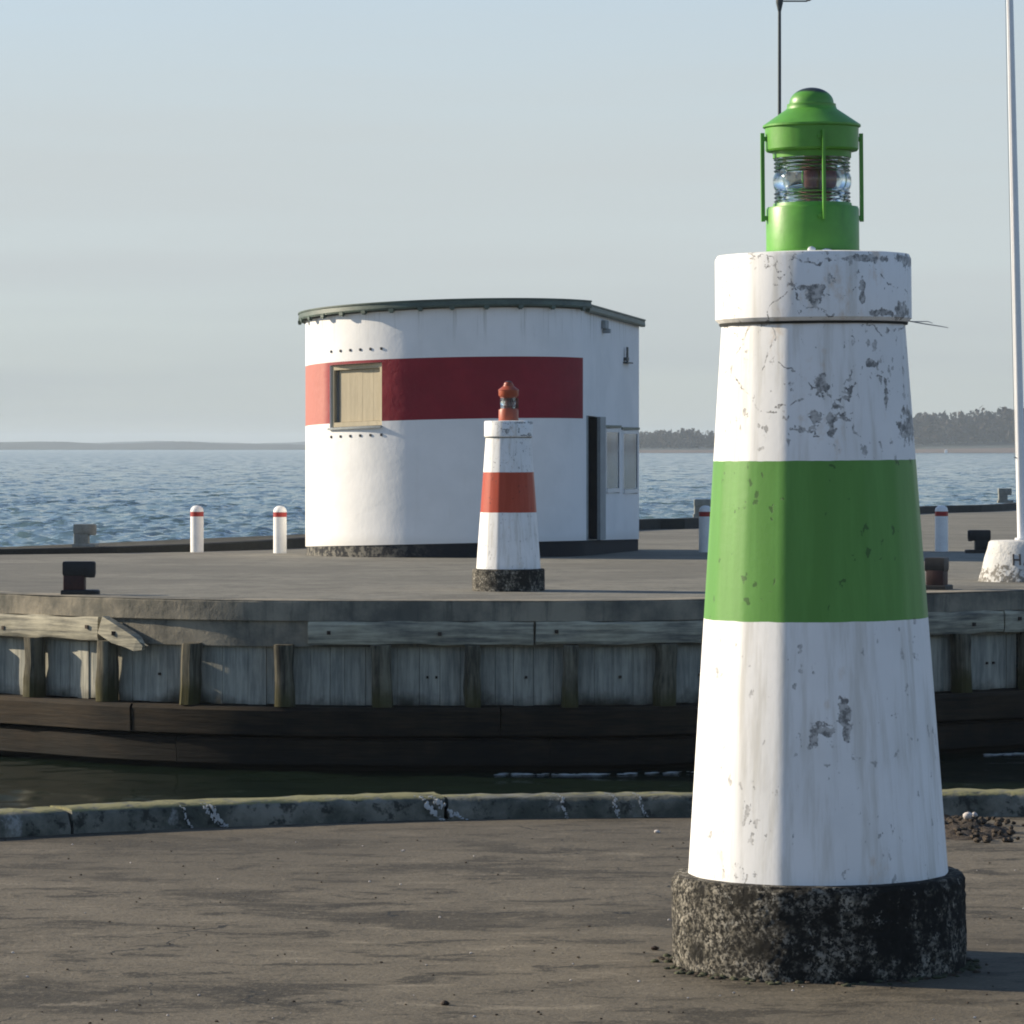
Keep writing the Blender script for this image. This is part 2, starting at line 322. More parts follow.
# ------------------------------------------------------------------ mesh helpers
class MB:
    def __init__(s): s.v = []; s.f = []; s.mi = []
    def add(s, vs, fs, mi=0):
        o = len(s.v); s.v += [tuple(v) for v in vs]; s.f += [tuple(i+o for i in f) for f in fs]; s.mi += [mi]*len(fs); return s
    def box(s, c, size, mi=0, rot=None):
        hx, hy, hz = (q/2 for q in size)
        vs = [Vector((sx*hx, sy*hy, sz*hz)) for sx in (-1,1) for sy in (-1,1) for sz in (-1,1)]
        if rot is not None: vs = [rot @ v for v in vs]
        c = Vector(c)
        return s.add([v+c for v in vs], [(0,1,3,2),(4,6,7,5),(0,4,5,1),(2,3,7,6),(0,2,6,4),(1,5,7,3)], mi)
    def lathe(s, prof, n=48, c=(0,0,0), rot=0.0, mi=0, cap=True, noise=0.0):
        vs = []; cx, cy, cz = c
        for r, z in prof:
            for i in range(n):
                a = rot+2*PI*i/n; rr = r*(1+noise*random.uniform(-1,1))
                vs.append((cx+rr*math.sin(a), cy-rr*math.cos(a), cz+z))
        fs = []; m = len(prof)
        for j in range(m-1):
            for i in range(n):
                i2 = (i+1) % n; fs.append((j*n+i, j*n+i2, (j+1)*n+i2, (j+1)*n+i))
        if cap: fs.append(tuple(range(n-1, -1, -1))); fs.append(tuple((m-1)*n+i for i in range(n)))
        return s.add(vs, fs, mi)
    def tube(s, pts, r, n=8, mi=0):
        pts = [Vector(p) for p in pts]; rs = r if isinstance(r, (list, tuple)) else [r]*len(pts); vs = []
        for i, p in enumerate(pts):
            d = (pts[min(i+1, len(pts)-1)]-pts[max(i-1, 0)]).normalized()
            u = d.cross(Vector((0,0,1)) if abs(d.z) < .9 else Vector((1,0,0))).normalized(); w = d.cross(u)
            for q in range(n): vs.append(p+rs[i]*(math.cos(2*PI*q/n)*u+math.sin(2*PI*q/n)*w))
        fs = [(j*n+i, j*n+(i+1)%n, (j+1)*n+(i+1)%n, (j+1)*n+i) for j in range(len(pts)-1) for i in range(n)]
        fs += [tuple(range(n-1, -1, -1)), tuple((len(pts)-1)*n+i for i in range(n))]
        return s.add(vs, fs, mi)
    def sweep(s, path, prof, mi=0, closed=False):
        """path: list of (x,y,nx,ny,zbase); prof: closed loop of (offset outward, z)"""
        m = len(prof); vs = [(x+nx*o, y+ny*o, zb+z) for x, y, nx, ny, zb in path for o, z in prof]
        fs = []
        for j in range(len(path)-1):
            for i in range(m): fs.append((j*m+i, j*m+(i+1)%m, (j+1)*m+(i+1)%m, (j+1)*m+i))
        fs += [tuple(range(m-1, -1, -1)), tuple((len(path)-1)*m+i for i in range(m))]
        return s.add(vs, fs, mi)
    def build(s, name, mats, parent=None, smooth=None, bevel=0.0, fix=True):
        me = bpy.data.meshes.new(name); me.from_pydata(s.v, [], s.f)
        mats = mats if isinstance(mats, (list, tuple)) else [mats]
        for m in mats: me.materials.append(m)
        me.polygons.foreach_set('material_index', s.mi)
        if fix or bevel:
            bm = bmesh.new(); bm.from_mesh(me); bmesh.ops.recalc_face_normals(bm, faces=bm.faces)
            if bevel:
                es = [e for e in bm.edges if len(e.link_faces) == 2 and e.calc_face_angle(0) > R(40)]
                bmesh.ops.bevel(bm, geom=es, offset=bevel, segments=2, affect='EDGES', profile=.5)
            bm.to_mesh(me); bm.free()
        if smooth is not None:
            me.polygons.foreach_set('use_smooth', [True]*len(me.polygons)); me.set_sharp_from_angle(angle=R(smooth))
        o = bpy.data.objects.new(name, me); COL.objects.link(o)
        if parent is not None: o.parent = parent
        return o
def tag(o, label=None, cat=None, group=None, kind=None):
    if label: o['label'] = label
    if cat: o['category'] = cat
    if group: o['group'] = group
    if kind: o['kind'] = kind
    return o
def empty(name, loc, label, cat, rz=0.0, group=None):
    o = bpy.data.objects.new(name, None); COL.objects.link(o); o.location = loc; o.rotation_euler = (0, 0, rz); o.empty_display_size = .2
    return tag(o, label, cat, group)
def copy_tree(o, parent=None):
    c = o.copy(); COL.objects.link(c)
    if parent is not None: c.parent = parent
    for ch in list(o.children): copy_tree(ch, c)
    return c
def catmull(pts, n=12):
    out = []
    P = [pts[0]]+list(pts)+[pts[-1]]
    for i in range(1, len(P)-2):
        for q in range(n):
            t = q/n; p0, p1, p2, p3 = (np.array(P[i+d], float) for d in (-1, 0, 1, 2))
            out.append(.5*((2*p1)+(-p0+p2)*t+(2*p0-5*p1+4*p2-p3)*t*t+(-p0+3*p1-3*p2+p3)*t**3))
    out.append(np.array(pts[-1], float)); return out
class Curve:
    """arc-length curve in plan; outward normal lies to the right of travel"""
    def __init__(s, pts):
        s.p = [np.array(q[:2], float) for q in pts]; s.s = [0.0]
        for a, b in zip(s.p, s.p[1:]): s.s.append(s.s[-1]+float(np.linalg.norm(b-a)))
        s.L = s.s[-1]; s.xs = np.array([q[0] for q in s.p]); s.ys = np.array([q[1] for q in s.p]); s.s = np.array(s.s)
    def pos(s, t):
        return np.array([np.interp(t, s.s, s.xs), np.interp(t, s.s, s.ys)])
    def frame(s, t):
        a, b = s.pos(max(0, t-.15)), s.pos(min(s.L, t+.15)); d = (b-a)/np.linalg.norm(b-a); p = s.pos(t)
        return p[0], p[1], d[1], -d[0]
    def path(s, t0, t1, z=0.0, step=.3):
        n = max(1, int(math.ceil((t1-t0)/step)))
        return [(*s.frame(t0+(t1-t0)*i/n), z(s.pos(t0+(t1-t0)*i/n)) if callable(z) else z) for i in range(n+1)]
    def find(s, px):
        ts = np.linspace(0, s.L, 6000); x = np.interp(ts, s.s, s.xs); y = np.interp(ts, s.s, s.ys); return float(ts[np.argmin(np.abs(512+F*x/y-px))])

def lump(mb, c, r, sq=(1, 1, .7), mi=0, n=7):
    prof = []
    vs = []; rows = 5
    for j in range(rows+1):
        a = PI*j/rows
        for i in range(n):
            b = 2*PI*i/n; q = r*random.uniform(.8, 1.15)
            vs.append((c[0]+q*sq[0]*math.sin(a)*math.cos(b), c[1]+q*sq[1]*math.sin(a)*math.sin(b), c[2]+q*sq[2]*math.cos(a)))
    mb.add(vs, [(j*n+i, (j+1)*n+i, (j+1)*n+(i+1)%n, j*n+(i+1)%n) for j in range(rows) for i in range(n)], mi)
# ------------------------------------------------------------------ near quay
kb = [on_ground(px, py) for px, py in ((-420, 866), (-200, 850), (0, 838), (200, 828), (430, 820), (690, 817), (860, 816.5), (1024, 816.5), (1400, 818))]
kb_pts = [(-30, 9.5), (-20, 11.3), (-13, 12.8), (-8.5, 14), (-5.8, 14.9)] + [(v.x, v.y) for v in kb] + [(6.5, kb[-1].y-.1), (10, kb[-1].y-.4), (17, kb[-1].y-.8), (30, kb[-1].y-1.0)]
kerbC = Curve(catmull(kb_pts, 10))     # travel left to right: right-hand normal points to the camera
g = MB()
edge = [(x-nx*.30, y-ny*.30) for x, y, nx, ny, z in kerbC.path(0, kerbC.L, 0, .8)]
vs = [(x, y, 0) for x, y in edge]+[(30, -60, 0), (-30, -60, 0)]
# fan the slab as a strip from the kerb to far behind the camera
n = len(edge); vs = [(x, y, 0) for x, y in edge]+[(x, -60, 0) for x, y in edge]+[(x, y, -4.2) for x, y in edge]
fs = [(i+n, i+n+1, i+1, i) for i in range(n-1)]+[(i, i+1, i+1+2*n, i+2*n) for i in range(n-1)]
g.add(vs, fs)
for sx in (-1, 1):
    g.add([(sx*30, -60, 0), (sx*300, -60, 0), (sx*300, 5, 0), (sx*30, (kb_pts[0] if sx < 0 else kb_pts[-1])[1]+.27, 0), (sx*300, 5, -4.2), (sx*30, (kb_pts[0] if sx < 0 else kb_pts[-1])[1]+.27, -4.2)], [(0,1,2,3), (3,2,4,5)])
tag(g.build('quay', M['quay']), kind='structure')

kb_o = MB(); t = 0.0
kerb = empty('quay_kerb', (0, 0, 0), 'low stone kerb along the near quay edge, yellow lichen on top and white bird droppings', 'kerb')
while t < kerbC.L-.2:
    ln = random.uniform(.9, 1.9); t2 = min(t+ln, kerbC.L); dz = random.uniform(-.006, .006); do = random.uniform(-.008, .008)
    if t2-t > .3:
        kb_o.sweep(kerbC.path(t+.008, t2-.008, 0, .06), [(do, -.02), (do-.004, .025), (do-.012, .07+dz), (do-.03, .092+dz), (do-.09, .100+dz), (do-.17, .100+dz), (do-.25, .098+dz), (do-.26, -.02)])
    t = t2
kb_o.v = [(x+random.uniform(-.006, .006), y+random.uniform(-.008, .008), z+random.uniform(-.004, .003)) for x, y, z in kb_o.v]
kb_o.build('kerb_stones', M['kerb'], kerb, 70)
for px, w, lean in ((423, .022, .06), (433, .026, .10), (183, .012, .03), (205, .014, .06), (212, .02, .05), (560, .012, .02), (612, .014, .02), (638, .012, .03)):
    t = kerbC.find(px); d = MB(); x, y, nx, ny = kerbC.frame(t); tx, ty = -ny, nx
    pts = [(-.14, .100, -.02), (-.05, .101, 0), (-.008, .088, .01), (.002, .05, lean*.5), (.002, .02, lean), (.05, .0, lean*1.3)]
    for k_ in range(60):
        u = random.random()*4.9; i0 = int(u); u -= i0; o_, z_, q_ = (pts[i0][j]*(1-u)+pts[i0+1][j]*u for j in range(3)); q_ += random.gauss(0, w*.32)
        lump(d, (x+nx*o_+tx*q_, y+ny*o_+ty*q_, z_), random.uniform(.12, .32)*w, (1, .45, 1.5 if 1 < i0 < 4 else .4), 0, 6)
    d.build('bird_dropping', M['dropping'], kerb, 60)

hc = on_ground(963, 836); h = MB(); nx_, ny_ = 26, 26; vs = []
for j in range(ny_):
    for i in range(nx_):
        u, v = i/(nx_-1)*2-1, j/(ny_-1)*2-1; r2 = u*u+v*v*1.0
        z = .05*max(0, 1-r2)**.7*(.7+.6*random.random())-.012
        vs.append((hc.x+u*.26, hc.y+v*.42+.2, z))
h.add(vs, [(j*nx_+i, j*nx_+i+1, (j+1)*nx_+i+1, (j+1)*nx_+i) for j in range(ny_-1) for i in range(nx_-1)])
for _ in range(90):
    a = random.uniform(0, 2*PI); q = math.sqrt(random.random())*1.25; lump(h, (hc.x+q*.27*math.cos(a)+.05, hc.y+.25+q*.45*math.sin(a), .035*max(0, 1-q*q)+.01), random.uniform(.008, .02))
tag(h.build('gravel_heap', M['gravel'], smooth=50), 'small brown heap of gravel and shells lying by the near kerb', 'gravel', kind='stuff')
for px, py, r, lab in ((965, 822, .022, 'larger of two white stones on top of the brown gravel heap'), (972, 821, .014, 'smaller of two white stones on the brown gravel heap')):
    q = on_ground(px, py+8); s_ = MB(); lump(s_, (q.x, q.y-.1, .072), r, (1, 1, .8), 0, 9); tag(s_.build('stone', M['pale_stone'], smooth=60), lab, 'stone', 'white stones on the gravel heap')
gr = MB()
for _ in range(230):
    py = random.uniform(835, 1035); q = on_ground(random.uniform(-40, 1060), py)
    if (q.x-.99)**2+(q.y-12.9)**2 < .26: continue
    lump(gr, (q.x, q.y, .002), random.uniform(.0018, .005), (1.2, 1, .7), random.choice((0, 0, 0, 1)), 5)
for _ in range(230):
    a = random.uniform(-PI, PI); q = random.uniform(.465, .465+.09*random.random()); lump(gr, (.99+q*math.sin(a), 12.9-q*math.cos(a), .002), random.uniform(.004, .014), (1.3, 1.3, .6), random.choice((0, 2, 2)), 6)
tag(gr.build('grit', [M['gravel'], M['pale_stone'], M['moss']], smooth=60), 'loose grit and moss crumbs scattered over the quay', 'grit', kind='stuff')
# small rounded pebbles lying about on the quay
for i, (px, py, lab) in enumerate(((655, 950, 'small dark pebble on the quay beside the green lighthouse plinth'), (657, 833, 'tiny pale pebble near the kerb left of the green lighthouse'), (445, 1005, 'small dark pebble on the quay at bottom centre of the photo'))):
    q = on_ground(px, py); s_ = MB(); lump(s_, (q.x, q.y, .006), .011, (1.3, 1, .7), 0, 9); tag(s_.build('pebble', M['pale_stone'] if i == 1 else M['bolt'], smooth=60), lab, 'pebble')

# ------------------------------------------------------------------ lighthouses
def lighthouse(name, label, X, Y, Z, tower_m, lantern_m, lean, guards, dark_top):
    root = empty(name, (X, Y, Z), label, 'lighthouse'); root.rotation_euler = (0, lean, 0)
    N = 16; rot = R(-21.5)
    p = MB(); prof = [(.468, -.05), (.470, .02), (.472, .09), (.470, .16), (.471, .23), (.469, .278), (.458, .296), (.40, .298)]
    fine = []
    for (r0, z0), (r1, z1) in zip(prof, prof[1:]):
        for q in range(4): fine.append((r0+(r1-r0)*q/4, z0+(z1-z0)*q/4))
    fine.append(prof[-1]); p.lathe(fine, 160, rot=0, noise=.008)
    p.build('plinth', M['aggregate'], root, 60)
    tw = MB(); z0, z1 = .297, 2.07; rows = 30
    n_ = 160; vs = []
    for q in range(rows+1):
        r_ = .420+(.296-.420)*q/rows; z_ = z0+(z1-z0)*q/rows
        for i in range(n_):
            th = 2*PI*i/n_; ph = ((th-rot) % (2*PI/N))-PI/N
            rp_ = math.cos(PI/N)/math.cos(ph)                       # unit sixteen-sided polygon
            rr_ = r_*(1+.58*(rp_-1)); vs.append((rr_*math.sin(th), -rr_*math.cos(th), z_))
    tw.add(vs, [(j*n_+i, j*n_+(i+1)%n_, (j+1)*n_+(i+1)%n_, (j+1)*n_+i) for j in range(rows) for i in range(n_)])
    tw.build('tower', tower_m, root, 60)
    lr = 1.0 if guards == 1 else .86
    c = MB(); c.lathe([(.285, 2.066), (.304, 2.066), (.316, 2.078), (.3155, 2.27), (.309, 2.284), (.26, 2.289), (.0, 2.292)], 64, rot=rot, cap=False)
    c.build('collar', M['cap_white'], root, 40)
    c = MB(); c.lathe([(.29, 2.057), (.3025, 2.058), (.3045, 2.0645), (.29, 2.0655)], 64, cap=False); c.build('gap_shade_ring', M['gap_shade'], root, 40)  # dark ring standing in for shadow and dirt in the gap under the collar
    d = MB(); d.lathe([(.150, 2.286), (.150, 2.432), (.146, 2.44), (.128, 2.44), (.126, 2.452), (.0, 2.452)], 56, cap=False)
    d.lathe([(.156, 2.286), (.156, 2.298), (.1505, 2.300)], 56, cap=False)
    d.v = [(x*lr, y*lr, z) for x, y, z in d.v]; d.build('lantern_base', lantern_m, root, 35)
    L = MB(); prof = []
    zt = 2.600; zb = 2.453
    for q in range(61):
        u = q/60; z = zb+(zt-zb)*u
        r = .116 + (.008*abs(math.sin(u*PI*12)) if (u < .28 or u > .68) else .011*math.sin((u-.28)/.40*PI)**.6)
        prof.append((r, z))
    inner = [(.098, z) for z in (zt, zb)]
    L.lathe(prof+inner+[prof[0]], 56, cap=False)
    L.v = [(x*lr, y*lr, z) for x, y, z in L.v]; L.build('lens', M['glass'], root, 25)
    fat = 1.0 if guards == 1 else 1.9
    co = MB(); co.lathe([(.045, 2.452), (.045, 2.50), (.028, 2.505), (.028, 2.56), (.05, 2.565), (.05, 2.60)], 24)
    co.box((.055, .02, 2.525), (.05, .05, .14)); co.v = [(x*lr*fat, y*lr*fat, z) for x, y, z in co.v]; co.build('lamp', M['lamp_core'], root, 40)
    rf = MB(); rf.lathe([(.0, 2.598), (.126, 2.598), (.127, 2.618), (.146, 2.620), (.150, 2.626), (.151, 2.694), (.158, 2.698), (.158, 2.704), (.082, 2.756), (.079, 2.764)], 56, cap=False)
    rf.v = [(x*lr, y*lr, z) for x, y, z in rf.v]; rf.build('lantern_roof', lantern_m, root, 30)
    dm = MB(); prof = [(.079, 2.762), (.079, 2.772)]+[(.072*math.cos(a), 2.774+.052*math.sin(a)) for a in (PI/2*q/12 for q in range(12))]+[(.0005, 2.826)]
    dm.lathe(prof, 40, mi=0, cap=False); dm.v = [(x*lr, y*lr, z) for x, y, z in dm.v]
    k = NT('dome_paint_'+lantern_m.name); col = tuple(lantern_m['c'])
    zc = k.xyz()[2]; f = k.ramp(k.math('ADD', zc, k.math('MULTIPLY', k.noise(16, 4, .6), .022)), 2.815, 2.827)
    k.done(k.mix(f, col, (.02, .024, .02)), .4, .5); dm.build('dome', k.m, root, 40)
    if guards == 1:
        for a in (9, 99, 189, 279):
            b = MB(); a = R(a); rm = Matrix.Rotation(a, 3, 'Z')
            b.box(rm @ Vector((0, -.163, 2.536)), (.009, .012, .285), rot=rm)
            for z in (2.405, 2.66): b.box(rm @ Vector((0, -.154, z)), (.010, .02, .014), rot=rm); 
            for z in (2.405, 2.66): b.tube([rm @ Vector((-.012, -.150, z)), rm @ Vector((-.012, -.158, z))], .007, 8)
            b.build('guard_bar', M['green_paint'] if guards == 1 else lantern_m, root, 40)
    return root
M['green_paint']['c'] = (.085, .275, .032); M['orange_paint']['c'] = (.30, .055, .02)
GD = 12.9; gx = (819-512)/F*GD
gl = lighthouse('lighthouse', 'large nearby white lighthouse with green band and green lantern on the quay', gx, GD, 0, M['white_green'], M['green_paint'], R(-.5), 1, True)
w = MB(); w.tube([(.30, -.08, 2.068), (.35, -.09, 2.058), (.40, -.09, 2.05), (.425, -.09, 2.045)], [.0022, .002, .0016, .001], 6)
w.tube([(.31, -.08, 2.066), (.36, -.085, 2.066), (.375, -.09, 2.06)], [.0018, .0015, .001], 6); w.build('wire', M['wire'], gl)
# mortar lump at the foot of the lantern
w = MB(); lump(w, (-.015, -.152, 2.294), .013, (1.2, .7, .9), 0, 9); lump(w, (.03, -.152, 2.29), .016, (1.5, .6, .6), 0, 9); w.build('mortar_lump', M['cap_white'], gl, 60)
rp = on_deck(508.5, 590.5)
rl = lighthouse('lighthouse', 'smaller-looking white lighthouse with orange red band in front of the round white hut', rp.x, rp.y, deckz(rp.y), M['white_red'], M['orange_paint'], 0, 2, False); rl.scale = (1, 1, .965)

# ------------------------------------------------------------------ pier
FR = [(-9.6, 75.5), (-12.6, 71), (-13.2, 66), (-12.6, 60.5), (-10.9, 56.2), (-8.6, 52.9), (-6.45, 50.85), (-5.95, 50.45), (-4.97, 49.6), (-3.88, 48.98), (-2.77, 48.62), (-1.6, 48.5), (0, 48.5), (1.2, 48.55), (2.3, 49.0), (3.8, 50.0), (5.34, 51.1), (6.63, 52.0), (9.5, 54.2), (14, 58), (24, 68), (40, 92), (56, 130), (66, 170)]
frontC = Curve(catmull(FR, 10))
bk_px = [(0, 554.7), (306, 548), (640, 530), (700, 528), (915, 514), (1005, 510.6)]
bk = [on_deck(*q) for q in bk_px]; bk_pts = [(-12.6, 71.0)]+[(v.x, v.y) for v in bk]+[(26, 186), (34, 215)]
backC = Curve(list(reversed(catmull(bk_pts, 10))))
edge_t0 = frontC.s[10]     # from (-12.6,71)
front = [(float(frontC.pos(t)[0]), float(frontC.pos(t)[1])) for t in np.arange(edge_t0, frontC.L, .6)]
back = [(float(p[0]), float(p[1])) for p in backC.p][:-3]
poly = front+[(60, 215)]+back
bm = bmesh.new(); vv = [bm.verts.new((x, y, 0)) for x, y in poly]; f = bm.faces.new(vv); bmesh.ops.triangulate(bm, faces=[f], ngon_method='EAR_CLIP')
for _ in range(2):
    for yy in (58, 60, 63, 66, 69, 72, 76, 80, 90, 100, 120, 150, 180): bmesh.ops.bisect_plane(bm, geom=bm.verts[:]+bm.edges[:]+bm.faces[:], plane_co=(0, yy, 0), plane_no=(0, 1, 0))
for v in bm.verts: v.co.z = deckz(v.co.y)
bmesh.ops.recalc_face_normals(bm, faces=bm.faces)
if sum(f.normal.z for f in bm.faces) < 0: bmesh.ops.reverse_faces(bm, faces=bm.faces)
me = bpy.data.meshes.new('pier_deck'); bm.to_mesh(me); bm.free(); me.materials.append(M['deck'])
dk = bpy.data.objects.new('pier_deck', me); COL.objects.link(dk); tag(dk, kind='structure')

pw = empty('pier_wall', (0, 48.5, WATER), 'curved timber faced pier wall with concrete coping above dark water', 'quay wall')
PWI = Matrix.Translation((0, -48.5, -WATER))
def pbuild(mb, name, m, **kw):
    mb.v = [tuple(PWI @ Vector(v)) for v in mb.v]; return mb.build(name, m, pw, **kw)
zf = lambda p: deckz(p[1])
T0, T1 = edge_t0, frontC.find(1024)+28
cp = MB(); cp.sweep(frontC.path(T0, frontC.L, zf, .35), [(0, -.245), (0, -.02), (-.02, .004), (-.55, .004), (-.6, -.245)]); pbuild(cp, 'coping', M['coping'], smooth=30)
bb = MB(); bb.sweep(frontC.path(T0, frontC.L, zf, .35), [(-.045, -.247), (-.045, -.56), (-.6, -.56), (-.6, -.247)]); pbuild(bb, 'backing_beam', M['coping'], smooth=30)
# lower timbers
t = T0
while t < frontC.L-1:
    t2 = min(t+random.uniform(4.2, 5.4), frontC.L); o = MB(); q = random.uniform(-.02, .02)
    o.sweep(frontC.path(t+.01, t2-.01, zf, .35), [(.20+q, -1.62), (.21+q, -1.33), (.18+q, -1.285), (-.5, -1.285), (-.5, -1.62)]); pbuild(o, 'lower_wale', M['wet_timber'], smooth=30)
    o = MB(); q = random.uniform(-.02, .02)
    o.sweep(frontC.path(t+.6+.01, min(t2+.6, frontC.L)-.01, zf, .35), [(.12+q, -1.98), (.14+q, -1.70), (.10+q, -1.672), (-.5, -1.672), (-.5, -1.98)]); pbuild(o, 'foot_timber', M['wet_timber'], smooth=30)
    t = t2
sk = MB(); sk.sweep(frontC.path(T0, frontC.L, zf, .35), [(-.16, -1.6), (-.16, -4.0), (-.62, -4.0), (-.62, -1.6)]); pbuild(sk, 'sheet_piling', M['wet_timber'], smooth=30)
# posts and plank bays
ppx = [37, 110, 193, 285, 381, 473, 569, 663]; pt = [frontC.find(p) for p in ppx]
while pt[0]-1.17 > T0: pt.insert(0, pt[0]-1.17)
while pt[-1]+1.17 < T1: pt.append(pt[-1]+1.17)
for i, t in enumerate(pt):
    x, y, nx, ny = frontC.frame(t); zb = zf((x, y)); rm = Matrix(((-ny, -nx, 0), (nx, -ny, 0), (0, 0, 1)))   # local +y points into the pier
    o = MB(); w0 = random.uniform(.15, .21); tl = random.uniform(-.02, .02)
    prof = []
    lv = [-.53, -.62, -.85, -1.05, -1.28]
    vs = []
    for z in lv:
        s = 1+random.uniform(-.06, .06)+(.08 if z < -1 else 0); dx = tl*(z+.9)*2+random.uniform(-.008, .008)
        for a in range(10):
            an = 2*PI*a/10
            vs.append(Vector((w0/2*s*1.15*math.copysign(abs(math.cos(an))**.6, math.cos(an))+dx, -.055+.135*s*math.copysign(abs(math.sin(an))**.6, math.sin(an)), z)))
    vs = [rm @ v+Vector((x, y, zb)) for v in vs]
    fs = [(j*10+a, j*10+(a+1)%10, (j+1)*10+(a+1)%10, (j+1)*10+a) for j in range(len(lv)-1) for a in range(10)]+[tuple(range(9, -1, -1)), tuple(40+a for a in range(10))]
    o.add(vs, fs); pbuild(o, 'fender_post', M['post'], smooth=40)
    if i+1 < len(pt):
        t2 = pt[i+1]; o = MB(); q = t+.02; bl = None
        while q < t2-.02:
            ww = min(random.uniform(.15, .30), t2-.02-q)
            if ww < .04: break
            a = frontC.frame(q+.0025); b = frontC.frame(q+ww-.0025); off = -.12+random.uniform(-.008, .008); zt = -.555; zz = -1.28+random.uniform(0, .015)
            o.sweep([(*a, zb), (*b, zb)], [(off, zz), (off, zt), (off-.06, zt), (off-.06, zz)]); q += ww
        # bolt heads are part of the boarding
        o2 = len(o.f)
        for qq in ((.50, .60) if random.random() < .4 else (.55,) if random.random() < .4 else ()):
            c = frontC.frame(t+(t2-t)*qq); rr = Matrix(((-c[3], -c[2], 0), (c[2], -c[3], 0), (0, 0, 1)))
            o.box((c[0]-c[2]*.115, c[1]-c[3]*.115, zb-.93), (.028, .03, .03), mi=1, rot=rr)
        pbuild(o, 'plank_panel', [M['plank'], M['bolt']])
# upper wale, with a stretch missing and one broken end
def wale(px0, px1, ts=None):
    t0, t1 = ts if ts else (frontC.find(px0), frontC.find(px1)); o = MB()
    pa = frontC.path(t0, t1, zf, .3); a = random.uniform(-.008, .008)
    o.sweep(pa, [(.06+a, -.525), (.075+a, -.49), (.072+a, -.29), (.05+a, -.252), (-.125, -.252), (-.125, -.525)])
    o.v = [(x+random.uniform(-.006, .006), y+random.uniform(-.012, .012), z+random.uniform(-.013, .013)) for x, y, z in o.v]
    L = t1-t0; q = .25
    while q < L:
        c = frontC.frame(t0+q); rr = Matrix(((-c[3], -c[2], 0), (c[2], -c[3], 0), (0, 0, 1)))
        o.box((c[0]+c[2]*(.068+a), c[1]+c[3]*(.068+a), zf((c[0], c[1]))-.38+random.uniform(-.05, .03)), (.045, .05, .045), mi=1, rot=rr); q += random.uniform(.9, 2.4)
    pbuild(o, 'wale', [M['timber'], M['bolt']], smooth=30)
ta = frontC.find(0); wale(0, 0, (ta-4.5, ta-2.0)); wale(0, 0, (ta-1.97, frontC.find(102)))
wale(309, 534); wale(536.5, 760); wale(762, 1000)
te = frontC.find(1002)
for q in range(5): wale(0, 0, (te+q*4, te+q*4+3.97))
# broken timber hanging at an angle
x, y, nx, ny = frontC.frame(frontC.find(106)); zb = zf((x, y)); o = MB()
x2, y2, nx2, ny2 = frontC.frame(frontC.find(152))
A = Vector((x+nx*.05, y+ny*.05, zb-.34)); B = Vector((x2+nx2*.16, y2+ny2*.16, zb-.60)); d = (B-A).normalized(); up = Vector((0, 0, 1)); out = Vector((nx, ny, 0)).normalized(); u2 = out.cross(d).normalized()
if u2.z < 0: u2 = -u2
vs = []
for fr, hh, dd in ((0, .12, .06), (.35, .12, .06), (.7, .10, .055), (.85, .085, .05), (1.0, .03, .03)):
    c = A.lerp(B, fr)
    for su, so in ((-1, 1), (1, 1), (1, -1), (-1, -1)): vs.append(c+u2*hh*su*random.uniform(.85, 1.1)+out*(dd*so+.02))
o.add(vs, [(j*4+a, j*4+(a+1)%4, (j+1)*4+(a+1)%4, (j+1)*4+a) for j in range(4) for a in range(4)]+[(3,2,1,0), (16,17,18,19)])
for sgn in (-.7, .0, .65): o.tube([A.lerp(B, .78)+u2*.09*sgn+out*.03, A.lerp(B, 1.02+.1*sgn)+u2*.08*sgn+out*.02], [.025, .004], 5)
c = A.lerp(B, .35)+out*.085; o.box(c, (.05, .03, .05), mi=1)
tag(pbuild(o, 'broken_timber', [M['timber'], M['bolt']]), 'splintered wale end hanging down at an angle')

# far kerb
fk = MB()
pth = []
for x, y, nx, ny, z in backC.path(0, backC.L, zf, 2.0): pth.append((x, y, nx, ny, z))
hts = [np.interp(p[1], [70, 72, 79, 103, 143, 200], [.10, .10, .22, .27, .25, .25]) for p in pth]
vs = []; 
for p, hh in zip(pth, hts):
    for o_, z_ in ((.0, -.05), (.0, hh-.02), (.02, hh), (.28, hh), (.30, hh-.02), (.30, -.7)): vs.append((p[0]+p[2]*o_, p[1]+p[3]*o_, p[4]+z_))
m_ = 6; fk.add(vs, [(j*m_+i, j*m_+(i+1)%m_, (j+1)*m_+(i+1)%m_, (j+1)*m_+i) for j in range(len(pth)-1) for i in range(m_)]+[tuple(range(5, -1, -1)), tuple((len(pth)-1)*m_+i for i in range(6))])
bkC = tag(fk.build('pier_kerb', M['far_kerb']), 'long dark tarred timber kerb along the seaward edge of the pier', 'kerb')
# seaward wall of the pier below the kerb
sw = MB(); sw.sweep(backC.path(0, backC.L, zf, 2.0), [(.25, -.02), (.25, -4.0), (-.05, -4.0), (-.05, -.02)]); tag(sw.build('sea_wall', M['coping']), 'concrete wall under the dark kerb on the far side of the pier', 'sea wall')

# pale flecks painting the light glints on the water along the pier foot
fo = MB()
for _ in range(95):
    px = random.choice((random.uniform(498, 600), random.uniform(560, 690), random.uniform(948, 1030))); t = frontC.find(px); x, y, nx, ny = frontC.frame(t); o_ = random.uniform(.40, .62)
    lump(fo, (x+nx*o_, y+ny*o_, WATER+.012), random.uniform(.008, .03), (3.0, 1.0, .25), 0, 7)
tag(fo.build('painted_glints', M['painted_glints'], smooth=60), 'thin line of pale painted light glints on the dark water along the pier foot', 'painted_glints', kind='stuff')

